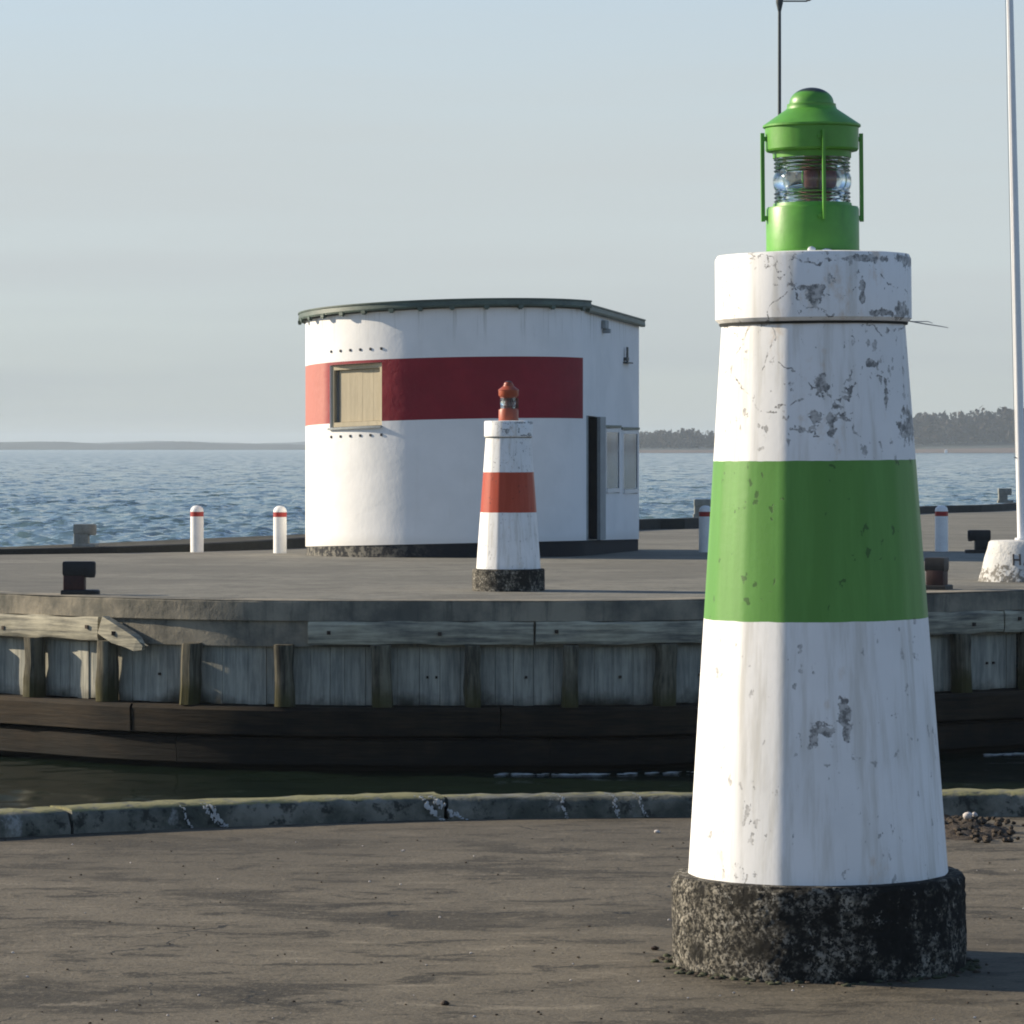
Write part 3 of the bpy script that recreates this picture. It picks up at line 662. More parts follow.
# ------------------------------------------------------------------ round harbour hut
CX, CY, RR = -1.06, 71.9, 2.65
P0 = Vector((CX+RR*math.sin(R(60.8)), CY-RR*math.cos(R(60.8)))); P1 = Vector((2.397, 75.5))
def tilt(x, y, k=.7): return k*(-.0328*(y-69.2)+.0307*(x-CX))
arc = sorted(set([-150+5*i for i in range(19)]+[-54, -27]+[-57+3*i for i in range(40) if -57+3*i < 60]+[60.8]))
cols = [(CX+RR*math.sin(R(a)), CY-RR*math.cos(R(a)), 'arc', a) for a in arc]
for t in (.07, .23, .33, .37, .64, .68, .98, 1.0): q = P0.lerp(P1, t); cols.append((q.x, q.y, 'flat', t))
cols += [(.6, 77.1, 'back', 0), (cols[0][0], cols[0][1], 'back', 1)]
rows = [-.5, -.017, .84, 2.02, 2.06, 2.137, 2.20, 3.16, 3.21, 4.08]
hut = empty('harbour_hut', (CX, CY, deckz(CY)), 'round white harbour hut with dark red band and flat roof on the pier', 'building')
HI = Matrix.Translation((-CX, -CY, -deckz(CY)))
def hbuild(mb, name, m, parent=None, **kw):
    mb.v = [tuple(HI @ Vector(v)) for v in mb.v]; return mb.build(name, m, parent or hut, **kw)
W = MB(); nr = len(rows)
def zrow(c, zc): return zc+tilt(c[0], c[1], 1.0 if zc > 4 else .7)
for c in cols:
    for zc in rows: W.v.append((c[0], c[1], zrow(c, zc)))
def opening(ca, cb, zlo, zhi):
    if ca[2] == 'arc' and cb[2] == 'arc': return -54 <= ca[3] and cb[3] <= -27 and zlo >= 2.06 and zhi <= 3.16
    if cb[2] == 'flat' and ca[2] == 'flat':
        if ca[3] >= .07 and cb[3] <= .23: return zlo >= -.017 and zhi <= 2.20
        if (ca[3] >= .37 and cb[3] <= .64) or (ca[3] >= .68 and cb[3] <= .98): return zlo >= .84 and zhi <= 2.02
    return False
grid = {}
for i in range(len(cols)-1):
    for j in range(1, nr-1):
        if opening(cols[i], cols[i+1], rows[j], rows[j+1]): grid[(i, j)] = 0; continue
        band = cols[i+1][2] == 'arc' and rows[j] >= 2.137 and rows[j+1] <= 3.21 and cols[i+1][3] > -140
        W.f.append((i*nr+j, (i+1)*nr+j, (i+1)*nr+j+1, i*nr+j+1)); W.mi.append(1 if band else 0)
# reveals
def inward(c):
    if c[2] == 'arc': return Vector((CX-c[0], CY-c[1], 0)).normalized()
    d = (P1-P0).normalized(); return Vector((-d.y, d.x, 0))
def reveal(i0, i1, zlo, zhi, depth):
    for i in range(i0, i1):
        a, b = cols[i], cols[i+1]
        for zc in (zlo, zhi):
            va = Vector((a[0], a[1], zrow(a, zc))); vb = Vector((b[0], b[1], zrow(b, zc)))
            W.add([va, vb, vb+inward(b)*depth, va+inward(a)*depth], [(0,1,2,3)])
    for i in (i0, i1):
        a = cols[i]; va = Vector((a[0], a[1], zrow(a, zlo))); vb = Vector((a[0], a[1], zrow(a, zhi)))
        W.add([va, vb, vb+inward(a)*depth, va+inward(a)*depth], [(0,1,2,3)])
idx = lambda kind, v: [i for i, c in enumerate(cols) if c[2] == kind and abs(c[3]-v) < 1e-6][0]
ia, ib = idx('arc', -54), idx('arc', -27); reveal(ia, ib, 2.06, 3.16, .24)
d0, d1 = idx('flat', .07), idx('flat', .23); reveal(d0, d1, -.017, 2.20, .3)
wins = [(idx('flat', .37), idx('flat', .64)), (idx('flat', .68), idx('flat', .98))]
for a, b in wins: reveal(a, b, .84, 2.02, .06)
hbuild(W, 'wall', [M['wall_white'], M['red_band']], smooth=35, fix=False)
pl = MB()
path = [(c[0], c[1], -inward(c).x, -inward(c).y, 0) if c[2] != 'back' else (c[0], c[1], 0, 0, 0) for c in cols]
vs = []
for c, p in zip(cols, path):
    zt = zrow(c, -.017)
    for o_, z_ in ((-.015, -.7), (-.015, zt-.01), (-.06, zt)): vs.append((p[0]+p[2]*o_, p[1]+p[3]*o_, z_))
pl.add(vs, [(i*3+j, (i+1)*3+j, (i+1)*3+j+1, i*3+j+1) for i in range(len(cols)-1) for j in range(2)]); hbuild(pl, 'plinth', M['plinth'], smooth=35, fix=False)
# roof
outl = [(c[0]-inward(c).x*.06, c[1]-inward(c).y*.06) if c[2] != 'back' else (c[0], c[1]) for c in cols[:-1]]
rf = MB(); n = len(outl)
top = [(x, y, 4.165+tilt(x, y, 1)) for x, y in outl]; bot = [(x, y, 4.055+tilt(x, y, 1)) for x, y in outl]
rf.add(top+bot, [tuple(range(n)), tuple(range(2*n-1, n-1, -1))]+[(i, (i+1)%n, n+(i+1)%n, n+i) for i in range(n)])
roof = hbuild(rf, 'roof', M['roof_felt'])
def fascia(cs, off, zt, zb, ext=0):
    o = MB(); vs = []
    for c in cs:
        nrm = -inward(c)
        for o_, z_ in ((off-.07, zb), (off, zb), (off+.01, zb+.03), (off, zt-.03), (off+.015, zt-.025), (off+.015, zt), (off-.07, zt)):
            vs.append((c[0]+nrm.x*o_, c[1]+nrm.y*o_, z_+tilt(c[0], c[1], 1)))
    m = 7; k = len(cs); o.add(vs, [(j*m+i, j*m+(i+1)%m, (j+1)*m+(i+1)%m, (j+1)*m+i) for j in range(k-1) for i in range(m)]+[tuple(range(m-1, -1, -1)), tuple((k-1)*m+i for i in range(m))])
    return hbuild(o, 'fascia', M['zinc'], roof, smooth=20)
arcs = [c for c in cols if c[2] == 'arc']; flats = [c for c in cols if c[2] == 'flat']
arcs2 = arcs+[(CX+RR*math.sin(R(62.6)), CY-RR*math.cos(R(62.6)), 'arc', 62.6)]
fascia(arcs2, .12, 4.215, 4.075)
fascia([(*P0.lerp(P1, .02), 'flat', .02)]+flats[:-1]+[(*P0.lerp(P1, 1.02), 'flat', 1.02)], .095, 4.16, 4.02)
for a in [-88, -76, -66, -55, -44, -33.5, -22, -11, 0.5, 13, 26, 40, 57]:
    o = MB(); x, y = CX+(RR+.10)*math.sin(R(a)), CY-(RR+.10)*math.cos(R(a)); rm = Matrix.Rotation(R(a), 3, 'Z')
    o.box((x, y, 4.062+tilt(x, y, 1)), (.09, .07, .055), rot=rm); o.box((x, y, 4.03+tilt(x, y, 1)), (.05, .05, .03), rot=rm)
    hbuild(o, 'bracket', M['zinc'], roof)
# boarded window facing left
a, b = cols[ia], cols[ib]; A = Vector((a[0], a[1], 0))+inward(a)*.05; B = Vector((b[0], b[1], 0))+inward(b)*.05; d = (B-A).normalized(); nin = Vector((-d.y, d.x, 0))
if nin.dot(inward(a)) < 0: nin = -nin
def on_win(u, z, dep): q = A.lerp(B, u); return q+nin*dep+Vector((0, 0, z+.7*(tilt(A.x, A.y, 1)*(1-u)+tilt(B.x, B.y, 1)*u)))
def slab(mb, u0, u1, z0, z1, dep, th, mi=0):
    vs = [on_win(u, z, q) for u in (u0, u1) for z in (z0, z1) for q in (dep, dep+th)]
    mb.add(vs, [(0,1,3,2),(4,6,7,5),(0,4,5,1),(2,3,7,6),(0,2,6,4),(1,5,7,3)], mi)
f_ = MB(); slab(f_, .0, .05, 2.07, 3.15, -.02, .08); slab(f_, .95, 1.0, 2.07, 3.15, -.02, .08); slab(f_, .051, .949, 3.07, 3.15, -.02, .08); slab(f_, .051, .949, 2.07, 2.15, -.02, .08)
wn = hbuild(f_, 'window', M['board'])
f_ = MB(); slab(f_, .051, .12, 2.151, 3.069, .12, .02); hbuild(f_, 'gap', M['void'], wn)
f_ = MB(); q = .121
for wv, dp in ((.355, .034), (.10, .033), (.13, .0345), (.08, .033), (.15, .034)):
    slab(f_, q, q+wv-.002, 2.155, 3.065, dp, .02); q += wv
hbuild(f_, 'shutter_board', M['board'], wn)
f_ = MB(); vs = []
for c in cols[ia:ib+1]:
    for o_, z_ in ((.05, 2.02), (.05, 2.055), (-.28, 2.075), (-.28, 2.02)): vs.append((c[0]-inward(c).x*o_, c[1]-inward(c).y*o_, zrow(c, z_)))
k = ib-ia+1; f_.add(vs, [(j*4+i, j*4+(i+1)%4, (j+1)*4+(i+1)%4, (j+1)*4+i) for j in range(k-1) for i in range(4)]+[(3,2,1,0), tuple((k-1)*4+i for i in range(4))]); hbuild(f_, 'sill', M['frame_grey'], wn)
for zc in (3.40, 1.90):
    for ph in (-53, -47.2, -41.8, -36.8, -32, -27.2):
        o = MB(); a = R(ph); rm = Matrix.Rotation(a, 3, 'Z'); x, y = CX+RR*math.sin(a), CY-RR*math.cos(a)
        o.box((x, y, zc+tilt(x, y)), (.045, .03, .045), rot=rm); hbuild(o, 'vent', M['tar'], bevel=.008)
# door and side windows
dd = (P1-P0).normalized(); d3 = Vector((dd.x, dd.y, 0)); n3 = Vector((dd.y, -dd.x, 0)); rmf = Matrix(((d3.x, -n3.x, 0), (d3.y, -n3.y, 0), (0, 0, 1)))
FL = (P1-P0).length
def fbox(mb, t0, t1, z0, z1, dep, th, mi=0):
    zt = .7*tilt(*P0.lerp(P1, (t0+t1)/2), 1); c = P0.lerp(P1, (t0+t1)/2); mb.box(Vector((c.x, c.y, (z0+z1)/2+zt))-n3*(dep+th/2), ((t1-t0)*FL, th, z1-z0), mi, rmf)
o = MB(); fbox(o, .072, .228, -.03, 2.19, .24, .05); dr = hbuild(o, 'door', M['void'])
o = MB(); fbox(o, .2235, .2297, .0, 2.19, -.012, .25); hbuild(o, 'jamb_board', M['void'], dr)
o = MB(); fbox(o, .20, .212, .95, 1.05, .18, .06); hbuild(o, 'handle', M['frame_grey'], dr)
o = MB(); fbox(o, .231, .325, -.01, 2.2, -.07, .07); fbox(o, .058, .069, -.01, 2.2, -.02, .02); hbuild(o, 'door_frame', M['frame_grey'])
for t0, t1 in ((.37, .64), (.68, .98)):
    o = MB(); w_ = .018; fbox(o, t0, t0+w_*1.6, .845, 2.015, -.006, .05); fbox(o, t1-w_, t1, .845, 2.015, -.012, .05); fbox(o, t0+w_*1.6, t1-w_, 1.95, 2.015, -.012, .05); fbox(o, t0+w_*1.6, t1-w_, .845, .92, -.03, .07)
    wn = hbuild(o, 'window', M['frame_white']); o = MB(); fbox(o, t0+w_*1.6, t1-w_, .92, 1.95, .002, .03); hbuild(o, 'pane', M['pane'], wn)
    o = MB(); fbox(o, t0-.012, t1+.012, 2.03, 2.075, -.025, .025); hbuild(o, 'drip_rail', M['zinc'], wn)
o = MB(); fbox(o, .72, .735, 3.26, 3.55, -.07, .03); fbox(o, .70, .80, 3.25, 3.275, -.09, .09); fbox(o, .71, .745, 3.30, 3.36, -.07, .07); hbuild(o, 'wall_bracket', M['mast_grey'])
o = MB(); fbox(o, .31, .37, 3.80, 3.95, -.08, .08); fbox(o, .33, .35, 3.72, 3.80, -.14, .14); hbuild(o, 'junction_box', M['frame_grey'], bevel=.015)

# ------------------------------------------------------------------ white bollards
def post(px, py, D, label):
    x = (px-512)/F*D; r = empty('bollard', (x, D, deckz(D)), label, 'bollard', group='white bollards with red bands on the pier')
    return r
bo = post(197, 553, 74.0, 'leftmost white round-topped bollard with red band, standing alone left of the hut')
b = MB(); b.lathe([(.122, -.02), (.122, .66), (.118, .662)], 28, cap=False); b.lathe([(.122, .748), (.122, .77), (.108, .815), (.07, .85), (.03, .862), (.001, .864)], 28, cap=False); b.build('post', M['post_white'], bo, 40)
b = MB(); b.lathe([(.118, .660), (.1235, .662), (.1235, .747), (.118, .749)], 28, cap=False); b.build('band', M['post_red'], bo, 40)
for px, D, lab in ((280, 73.2, 'white bollard with red band standing closest to the left side of the round hut'), (705.5, 74.0, 'shaded white bollard half hidden behind the left edge of the green lighthouse'), (941.5, 74.6, 'shaded white bollard with dark band right of the green lighthouse')):
    c = copy_tree(bo); c.location = ((px-512)/F*D, D, deckz(D)); c['label'] = lab

# ------------------------------------------------------------------ mooring bollards
def mooring(name, label, loc, rz, mats, s=1.0):
    r = empty(name, loc, label, 'mooring bollard', rz, 'iron mooring bollards on the pier'); r.scale = (s, s, s)
    p = MB(); p.box((-.005, 0, .165), (.27, .235, .27)); o = p.build('post', mats[0], r, 40, bevel=.018)
    h = MB()     # horn reaching to +x, lip slightly turned down
    out = [(-.145, -.13), (-.145, .13), (.12, .13), (.22, .095), (.26, .05), (.26, -.05), (.22, -.095), (.12, -.13)]
    n = len(out); vs = []
    for z, sc in ((.245, .95), (.27, 1), (.40, 1), (.42, .93)):
        for x, y in out: vs.append((x*sc, y*sc, z-(.03 if (x > .2 and z < .26) else 0)))
    h.add(vs, [(j*n+i, j*n+(i+1)%n, (j+1)*n+(i+1)%n, (j+1)*n+i) for j in range(3) for i in range(n)]+[tuple(range(n-1, -1, -1)), tuple(3*n+i for i in range(n))]); h.build('horn', mats[1], r, 35)
    f = MB(); out = [(-.165, -.15), (-.165, .15), (.26, .15), (.31, .08), (.31, -.08), (.26, -.15)]; n = 6
    vs = [(x*sc, y*sc, z) for z, sc in ((-.02, 1), (.045, 1), (.06, .94)) for x, y in out]
    f.add(vs, [(j*n+i, j*n+(i+1)%n, (j+1)*n+(i+1)%n, (j+1)*n+i) for j in range(2) for i in range(n)]+[tuple(range(n-1, -1, -1)), tuple(2*n+i for i in range(n))]); f.build('foot_plate', mats[1], r, 30)
    return r
red_iron = [M['iron_red'], M['iron_black']]; grey_iron = [M['iron_grey'], M['iron_grey']]; blk = [M['iron_black'], M['iron_black']]
q = on_deck(75, 594.5); mooring('mooring_bollard', 'black and red iron mooring bollard at the left front edge of the pier', q, R(0), red_iron)
def on_kerb(px, D, h): return Vector(((px-512)/F*D, D, deckz(D)+h))
mooring('mooring_bollard', 'grey iron mooring bollard on the far kerb left of the white bollards', on_kerb(82, 73.2, .11), R(0), grey_iron)
mooring('mooring_bollard', 'small grey mooring bollard on the far kerb just left of the green lighthouse', on_kerb(700, 107.6, .27), R(0), grey_iron, 1.1)
mooring('mooring_bollard', 'most distant iron mooring bollard, on the far kerb beside the flagpole', on_kerb(1003, 157.5, .25), R(0), grey_iron, 1.3)
q = on_deck(982, 553); mooring('mooring_bollard', 'black iron mooring bollard standing behind the white flagpole base', q, R(180), blk)
q = on_deck(937, 589.5); mooring('mooring_bollard', 'dark rusty mooring bollard at the pier front edge right of the green lighthouse', q, R(70), red_iron)

# ------------------------------------------------------------------ flagpole and mast
q = on_deck(1022, 581); BZ = deckz(q.y)
fp = empty('flagpole', (q.x, q.y, BZ), 'white flagpole leaning left on a whitewashed conical stone base with lettering', 'flagpole')
b = MB(); prof = [(.62, -.05), (.61, .0), (.585, .08), (.555, .2), (.52, .32), (.48, .45), (.455, .545), (.43, .565), (0.0, .575)]
b.lathe(prof, 64, cap=False, noise=.012); b.build('stone_base', M['stone_white'], fp, 60)
b = MB(); ln = -.0223; b.tube([(-.0+ln*z, 0, .55+z) for z in (0, 2, 4, 6, 8, 9.4)], [.063, .062, .058, .052, .045, .036], 16); b.tube([(0, 0, .555), (0, 0, .60)], .10, 16)
b.lathe([(.0, 9.92), (.05, 9.94), (.07, 10.0), (.05, 10.05), (.0, 10.07)], 16, c=(ln*9.4, 0, 0), cap=False); pole = b.build('pole', M['pole_white'], fp, 40)
b = MB(); b.tube([(ln*1.2-.075, -.02, 1.75), (ln*6-.07, -.02, 6.5), (ln*9.3-.055, -.02, 9.8)], .004, 6)
b.tube([(ln*1.1-.09, -.02, 1.72), (ln*1.1+.02, -.02, 1.72)], .012, 6); b.build('halyard', M['frame_grey'], fp)
strokes = {'H': [((0,0),(0,1)), ((.6,0),(.6,1)), ((0,.5),(.6,.5))], 'A': [((0,0),(.33,1)), ((.33,1),(.66,0)), ((.13,.38),(.53,.38))], 'V': [((0,1),(.33,0)), ((.33,0),(.66,1))], 'N': [((0,0),(0,1)), ((0,1),(.6,0)), ((.6,0),(.6,1))]}
def text(word, s0, z0, hgt, wd):
    o = MB(); cur = s0
    for chh in word:
        for (xa, ya), (xb, yb) in strokes[chh]:
            seg = []
            for k in range(7):
                u = k/6; z = z0+hgt*(ya+(yb-ya)*u); s_ = cur+hgt*(xa+(xb-xa)*u); rr = float(np.interp(z, [p[1] for p in prof], [p[0] for p in prof]))+.001; a = s_/rr
                seg.append((rr*math.sin(a), -rr*math.cos(a), z))
            o.tube(seg, wd, 6)
        cur += hgt*.98
    return o
text('HAVN', -.185, .235, .15, .0135).build('lettering', M['letter'], fp)
mz = deckz(60.0)
ms = empty('mast', ((779.5-512)/F*60, 60.0, mz), 'thin dark weather mast rising behind the green lighthouse lantern', 'mast')
b = MB(); b.tube([(0, 0, 0), (0, 0, 4), (0, 0, 8.40)], [.034, .029, .024], 12); b.lathe([(.12, 0), (.12, .03), (.04, .05)], 16); b.build('pole', M['mast_grey'], ms, 40)
b = MB(); b.lathe([(.025, 8.40), (.052, 8.52), (.06, 8.66), (.03, 8.7)], 16); b.build('collar', M['mast_grey'], ms, 40)
b = MB(); b.tube([(0, 0, 8.553), (.42, 0, 8.553)], .012, 8); b.lathe([(.0, 8.55), (.04, 8.57), (.05, 8.63), (.0, 8.67)], 12, c=(.44, 0, 0), cap=False); b.tube([(0, 0, 8.68), (0, 0, 9.3)], .01, 8); b.build('wind_vane', M['mast_grey'], ms, 40)

# ------------------------------------------------------------------ sea
def water():
    th = np.concatenate([np.linspace(-100, -12, 80), np.linspace(-11.9, 11.9, 420), np.linspace(12, 100, 80)]); dth = np.gradient(th)
    r = [15.0]
    while r[-1] < 6200: r.append(r[-1]+(max(.12, r[-1]*.003) if r[-1] < 800 else r[-1]*.008))
    r = np.array(r); dr = np.gradient(r)
    TH, RD = np.meshgrid(np.radians(th), r); X = RD*np.sin(TH); Y = RD*np.cos(TH)
    cell = np.maximum(np.meshgrid(th, dr)[1], RD*np.radians(np.meshgrid(dth, r)[0]))
    Z = np.zeros_like(X)
    for _ in range(46):
        lam = math.exp(rng.uniform(math.log(.4), math.log(3.2))); a = .0125*lam**.9; k = 2*PI/lam
        if lam > 1.8: a *= .55
        d = R(rng.normal(225, 65)); ph = rng.uniform(0, 2*PI)
        damp = np.clip(1.9-cell*1.9/lam, 0, 1)
        arg = k*(X*math.sin(d)+Y*math.cos(d))+ph
        Z += a*damp*(2*((np.sin(arg)+1)/2)**1.5-.85)
    amp = np.clip((RD-56)/18, 0, 1); amp = .10+.90*amp*amp*(3-2*amp)
    Z = Z*amp*1.0+WATER
    nr_, nc = X.shape; v = np.stack([X, Y, Z], -1).reshape(-1, 3)
    i = np.arange(nr_-1)[:, None]*nc+np.arange(nc-1)[None, :]; f = np.stack([i, i+nc, i+nc+1, i+1], -1).reshape(-1, 4)
    me = bpy.data.meshes.new('sea'); me.vertices.add(len(v)); me.vertices.foreach_set('co', v.ravel().astype(np.float32))
    me.loops.add(f.size); me.loops.foreach_set('vertex_index', f.ravel().astype(np.int32)); me.polygons.add(len(f))
    me.polygons.foreach_set('loop_start', np.arange(0, f.size, 4, dtype=np.int32)); me.polygons.foreach_set('use_smooth', np.ones(len(f), bool))
    me.update(calc_edges=True)
    if me.polygons[0].normal.z < 0: me.flip_normals()
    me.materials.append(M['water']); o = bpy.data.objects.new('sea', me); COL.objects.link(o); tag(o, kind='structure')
water()

# ------------------------------------------------------------------ far shores
def shore(name, D0, hfun, x0, x1, mat, depth=500, step=8):
    o = MB(); xs = np.arange(x0, x1+step, step); vs = []
    for x in xs:
        h_ = hfun(x)
        yy = D0+60*math.sin(x/310.)+25*math.sin(x/97.+1)
        for dy, z in ((0, -.6), (12, 1.1), (40, max(1.6, h_*.35)), (110, h_*.75), (190, h_), (depth, h_*.8), (depth+60, -1)): vs.append((x, yy+dy, WATER+z))
    m = 7; fs = []; mi = []
    for j in range(len(xs)-1):
        for i in range(m-1): fs.append((j*m+i, (j+1)*m+i, (j+1)*m+i+1, j*m+i+1)); mi.append(0 if i < 2 else 1)
    o.v = vs; o.f = fs; o.mi = mi
    return tag(o.build(name, mat), kind='structure')
def nz(x, s, seed=0): return .5*math.sin(x/s+seed)+.3*math.sin(x/(s*.43)+2.1*seed+1)+.2*math.sin(x/(s*.19)+seed*.7+2)
shore('far_shore', 2250, lambda x: 3.2+1.2*nz(x, 120)+(5 if x > 330 else 5*max(0, (x-150)/180.)), 60, 1700, [M['beach'], M['land']])
def left_h(x):
    px = 512+x/4200*F
    return float(np.interp(px, [-1500, -600, -120, 10, 50, 66, 100, 150, 175, 215, 300, 420], [7, 9, 6, 8.6, 8.8, 5.8, 6.2, 8.2, 8.3, 6.4, 5.4, 6]))+.25*nz(x, 14, 2)
shore('far_shore', 4200, left_h, -2300, 330, [M['land'], M['land']])
shore('hills', 6000, lambda x: 8.2+4.2*nz(x, 170, 4)+1.2*nz(x, 50, 1), -2600, 1500, [M['land'], M['land']])
def wood(name, label, x0, x1, D0, n, base, hf, spread):
    v = []; f = []
    for _ in range(n):
        x = rng.uniform(x0, x1); yy = D0+60*math.sin(x/310.)+25*math.sin(x/97.+1)+rng.uniform(0, spread); zb = WATER+base(x); hh = hf(x)*(rng.uniform(.62, 1.0) if rng.random() < .82 else rng.uniform(1.0, 1.16)); con = rng.random() < .5; wd = hh*rng.uniform(.20, .34)
        m = 46
        u = rng.uniform(.10, 1, m); ang = rng.uniform(0, 2*PI, m)
        rr = wd*((1-u)*1.0+.08 if con else np.sqrt(np.clip(1-(1.6*(u-.55))**2, .05, 1))*.9)*np.sqrt(rng.uniform(0.05, 1, m))
        c = np.stack([x+rr*np.cos(ang), yy+rr*np.sin(ang), zb+u*hh], -1)
        sz = hh*rng.uniform(.06, .12, m)*(1.1-.5*u)
        for ci, s_ in zip(c, sz):
            o = len(v)
            for _k in range(4): v.append(tuple(ci+rng.normal(0, 1, 3)*s_*np.array([1, .8, .9])))
            f += [(o, o+1, o+2), (o, o+2, o+3), (o, o+3, o+1), (o+1, o+3, o+2)]
        o = len(v); v += [(x-.2, yy, zb-1), (x+.2, yy, zb-1), (x+.08, yy, zb+hh*.8), (x, yy+.3, zb-1)]; f += [(o, o+1, o+2), (o+1, o+3, o+2), (o+3, o, o+2)]
    mb = MB(); mb.v = v; mb.f = f; mb.mi = [0]*len(f); tag(mb.build(name, M['wood_mass'], fix=False), label, 'woods', kind='stuff')
wood('wood', 'dark wooded headland on the far shore at the right', 190, 620, 2330, 1100, lambda x: 3+5*min(1, max(0, (x-150)/180.)), lambda x: 11.5+6.5*min(1, max(0, (x-175)/110.))+1.6*nz(x, 21, 3), 170)
wood('wood', 'low line of woods on the far shore between hut and green lighthouse', 50, 200, 2330, 520, lambda x: 3.0, lambda x: 9+1.2*nz(x, 15, 1), 150)
wood('wood', 'hazy low tree line on the distant left shore', -1100, 60, 4400, 620, lambda x: left_h(x)-2.0, lambda x: 2.6+.5*nz(x, 85, 5), 60)
bt = empty('boat', ((946-512)/F*2190, 2190, WATER), 'tiny white boat lying off the far wooded shore at the right', 'boat', R(80))
b = MB(); L_ = 3.0
sec = [(-L_, .75), (-L_*.5, .95), (0, 1.0), (L_*.55, .75), (L_, .05)]; vs = []
for x, w_ in sec:
    for y, z in ((-w_, 1.0+.15*(x > 1)), (-w_*.7, -.1), (w_*.7, -.1), (w_, 1.0+.15*(x > 1))): vs.append((x, y, z))
b.add(vs, [(j*4+i, j*4+(i+1)%4, (j+1)*4+(i+1)%4, (j+1)*4+i) for j in range(4) for i in range(4)]+[(3,2,1,0), (16,17,18,19)]); b.build('hull', M['boat_white'], bt)
b = MB(); b.box((-.3, 0, 1.5), (2.2, 1.3, 1.0)); b.build('cabin', M['boat_white'], bt, bevel=.1)
b = MB(); b.box((.81, 0, 1.6), (.06, 1.0, .45)); b.box((-.3, -.66, 1.6), (1.6, .06, .4)); b.box((-.3, .66, 1.6), (1.6, .06, .4)); b.build('cabin_window', M['boat_glass'], bt)

# ------------------------------------------------------------------ haze
hz = MB(); hz.box((0, 2600, 8.0), (9000, 8200, 26.6)); hz = hz.build('haze', bpy.data.materials.new('thin_sea_haze')); hm = hz.data.materials[0]; hm.use_nodes = True
nt = hm.node_tree; nt.nodes.remove(nt.nodes['Principled BSDF']); pv = nt.nodes.new('ShaderNodeVolumePrincipled'); pv.inputs['Color'].default_value = (.76, .89, 1, 1); pv.inputs['Density'].default_value = .00013; pv.inputs['Anisotropy'].default_value = .2
nt.links.new(pv.outputs[0], nt.nodes['Material Output'].inputs['Volume']); tag(hz, kind='stuff')
hz['label'] = 'thin pale sea haze over the water and far shores'; hz['category'] = 'haze'

# ------------------------------------------------------------------ light, sky, camera
W_ = bpy.data.worlds.new('World'); S.world = W_; W_.use_nodes = True; nt = W_.node_tree; bg = nt.nodes['Background']
sky = nt.nodes.new('ShaderNodeTexSky'); sky.sky_type = 'NISHITA'; sky.sun_disc = False; sky.sun_elevation = R(SUN_EL); sky.sun_rotation = R(SUN_AZ)
sky.air_density = .8; sky.dust_density = .15; sky.ozone_density = 2.0
tc = nt.nodes.new('ShaderNodeTexCoord'); mp = nt.nodes.new('ShaderNodeMapping'); mp.inputs['Scale'].default_value = (2.6, 2.6, 40); nt.links.new(tc.outputs['Generated'], mp.inputs[0])
nzn = nt.nodes.new('ShaderNodeTexNoise'); nzn.inputs['Scale'].default_value = 1.6; nzn.inputs['Detail'].default_value = 5; nt.links.new(mp.outputs[0], nzn.inputs['Vector'])
mr = nt.nodes.new('ShaderNodeMapRange'); mr.inputs[1].default_value = .38; mr.inputs[2].default_value = .66; mr.inputs[3].default_value = .90; mr.inputs[4].default_value = 1.0; nt.links.new(nzn.outputs['Fac'], mr.inputs[0])
mx = nt.nodes.new('ShaderNodeMix'); mx.data_type = 'RGBA'; sx = nt.nodes.new('ShaderNodeSeparateXYZ'); nt.links.new(tc.outputs['Generated'], sx.inputs[0])
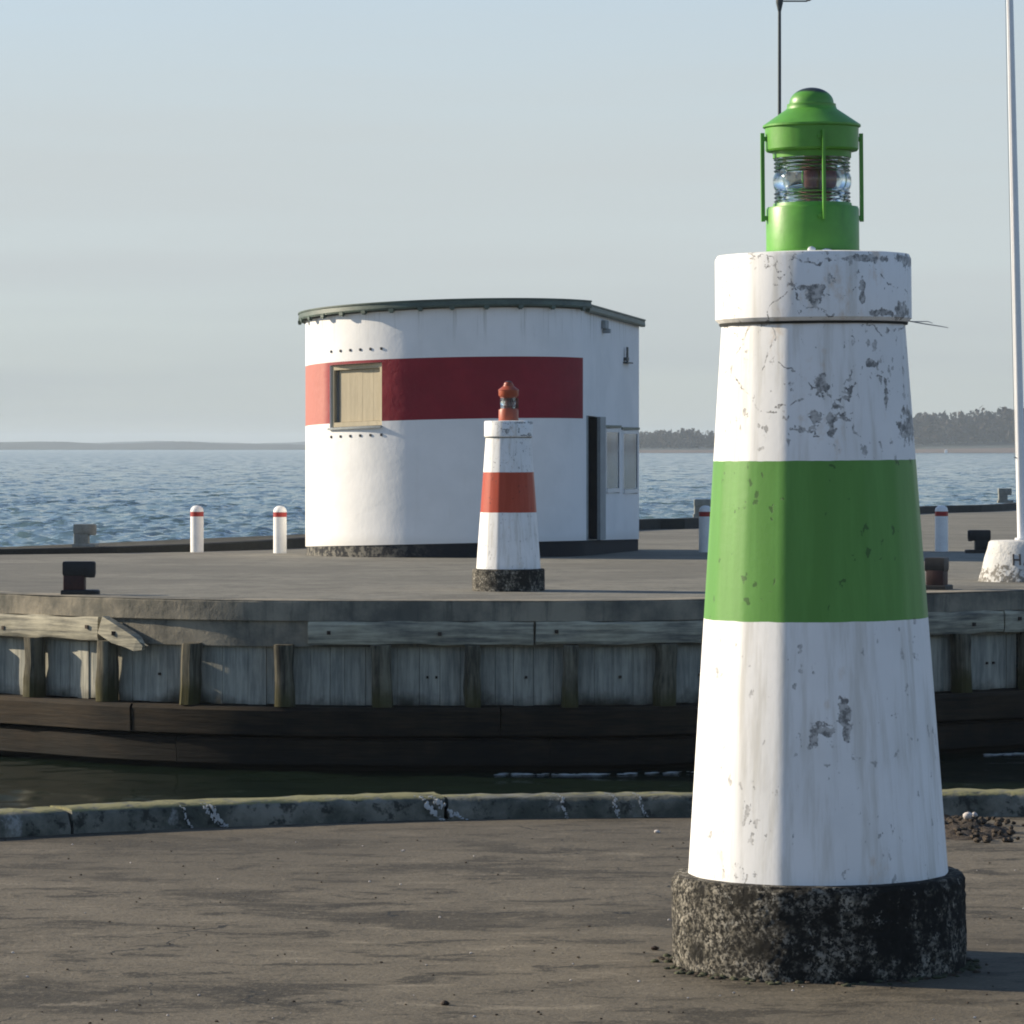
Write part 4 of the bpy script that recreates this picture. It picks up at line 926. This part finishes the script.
ve = nt.nodes.new('ShaderNodeMapRange'); ve.interpolation_type = 'SMOOTHSTEP'; ve.inputs[1].default_value = .05; ve.inputs[2].default_value = .24; ve.inputs[3].default_value = 1.0; ve.inputs[4].default_value = .04; nt.links.new(sx.outputs[2], ve.inputs[0])
vm = nt.nodes.new('ShaderNodeMath'); vm.operation = 'MULTIPLY'; nt.links.new(mr.outputs[0], vm.inputs[0]); nt.links.new(ve.outputs[0], vm.inputs[1]); nt.links.new(vm.outputs[0], mx.inputs[0]); nt.links.new(sky.outputs[0], mx.inputs[6]); hc_ = nt.nodes.new('ShaderNodeMapRange'); hc_.interpolation_type = 'SMOOTHSTEP'; hc_.inputs[1].default_value = -.01; hc_.inputs[2].default_value = .055; nt.links.new(sx.outputs[2], hc_.inputs[0])
hm_ = nt.nodes.new('ShaderNodeMix'); hm_.data_type = 'RGBA'; nt.links.new(hc_.outputs[0], hm_.inputs[0]); hm_.inputs[6].default_value = (2.66, 2.92, 2.98, 1); hm_.inputs[7].default_value = (3.36, 3.66, 3.74, 1); nt.links.new(hm_.outputs[2], mx.inputs[7])
nt.links.new(mx.outputs[2], bg.inputs[0]); bg.inputs[1].default_value = .114
sl = bpy.data.lights.new('sun', 'SUN'); sl.energy = 5.0; sl.angle = R(.5); sl.color = (1, .86, .66); so = bpy.data.objects.new('sun', sl); COL.objects.link(so)
sd = Vector((math.sin(R(SUN_AZ))*math.cos(R(SUN_EL)), math.cos(R(SUN_AZ))*math.cos(R(SUN_EL)), math.sin(R(SUN_EL))))
so.rotation_euler = sd.to_track_quat('Z', 'Y').to_euler(); so.location = (-30, 10, 20)
cam = bpy.data.cameras.new('camera'); co = bpy.data.objects.new('camera', cam); COL.objects.link(co); co.location = (0, 0, CZ); co.rotation_euler = (R(90), 0, 0)
cam.sensor_width = 36; cam.lens = F/1024*36; cam.shift_y = (HZ-512)/1024; cam.clip_start = .1; cam.clip_end = 20000; S.camera = co
S.view_settings.view_transform = 'Standard'; S.view_settings.look = 'None'; S.view_settings.gamma = 1; S.view_settings.use_curve_mapping = False
S.view_settings.exposure = 0.6
S.cycles.filter_width = 1.9
S.cycles.max_bounces = 8; S.cycles.volume_bounces = 0
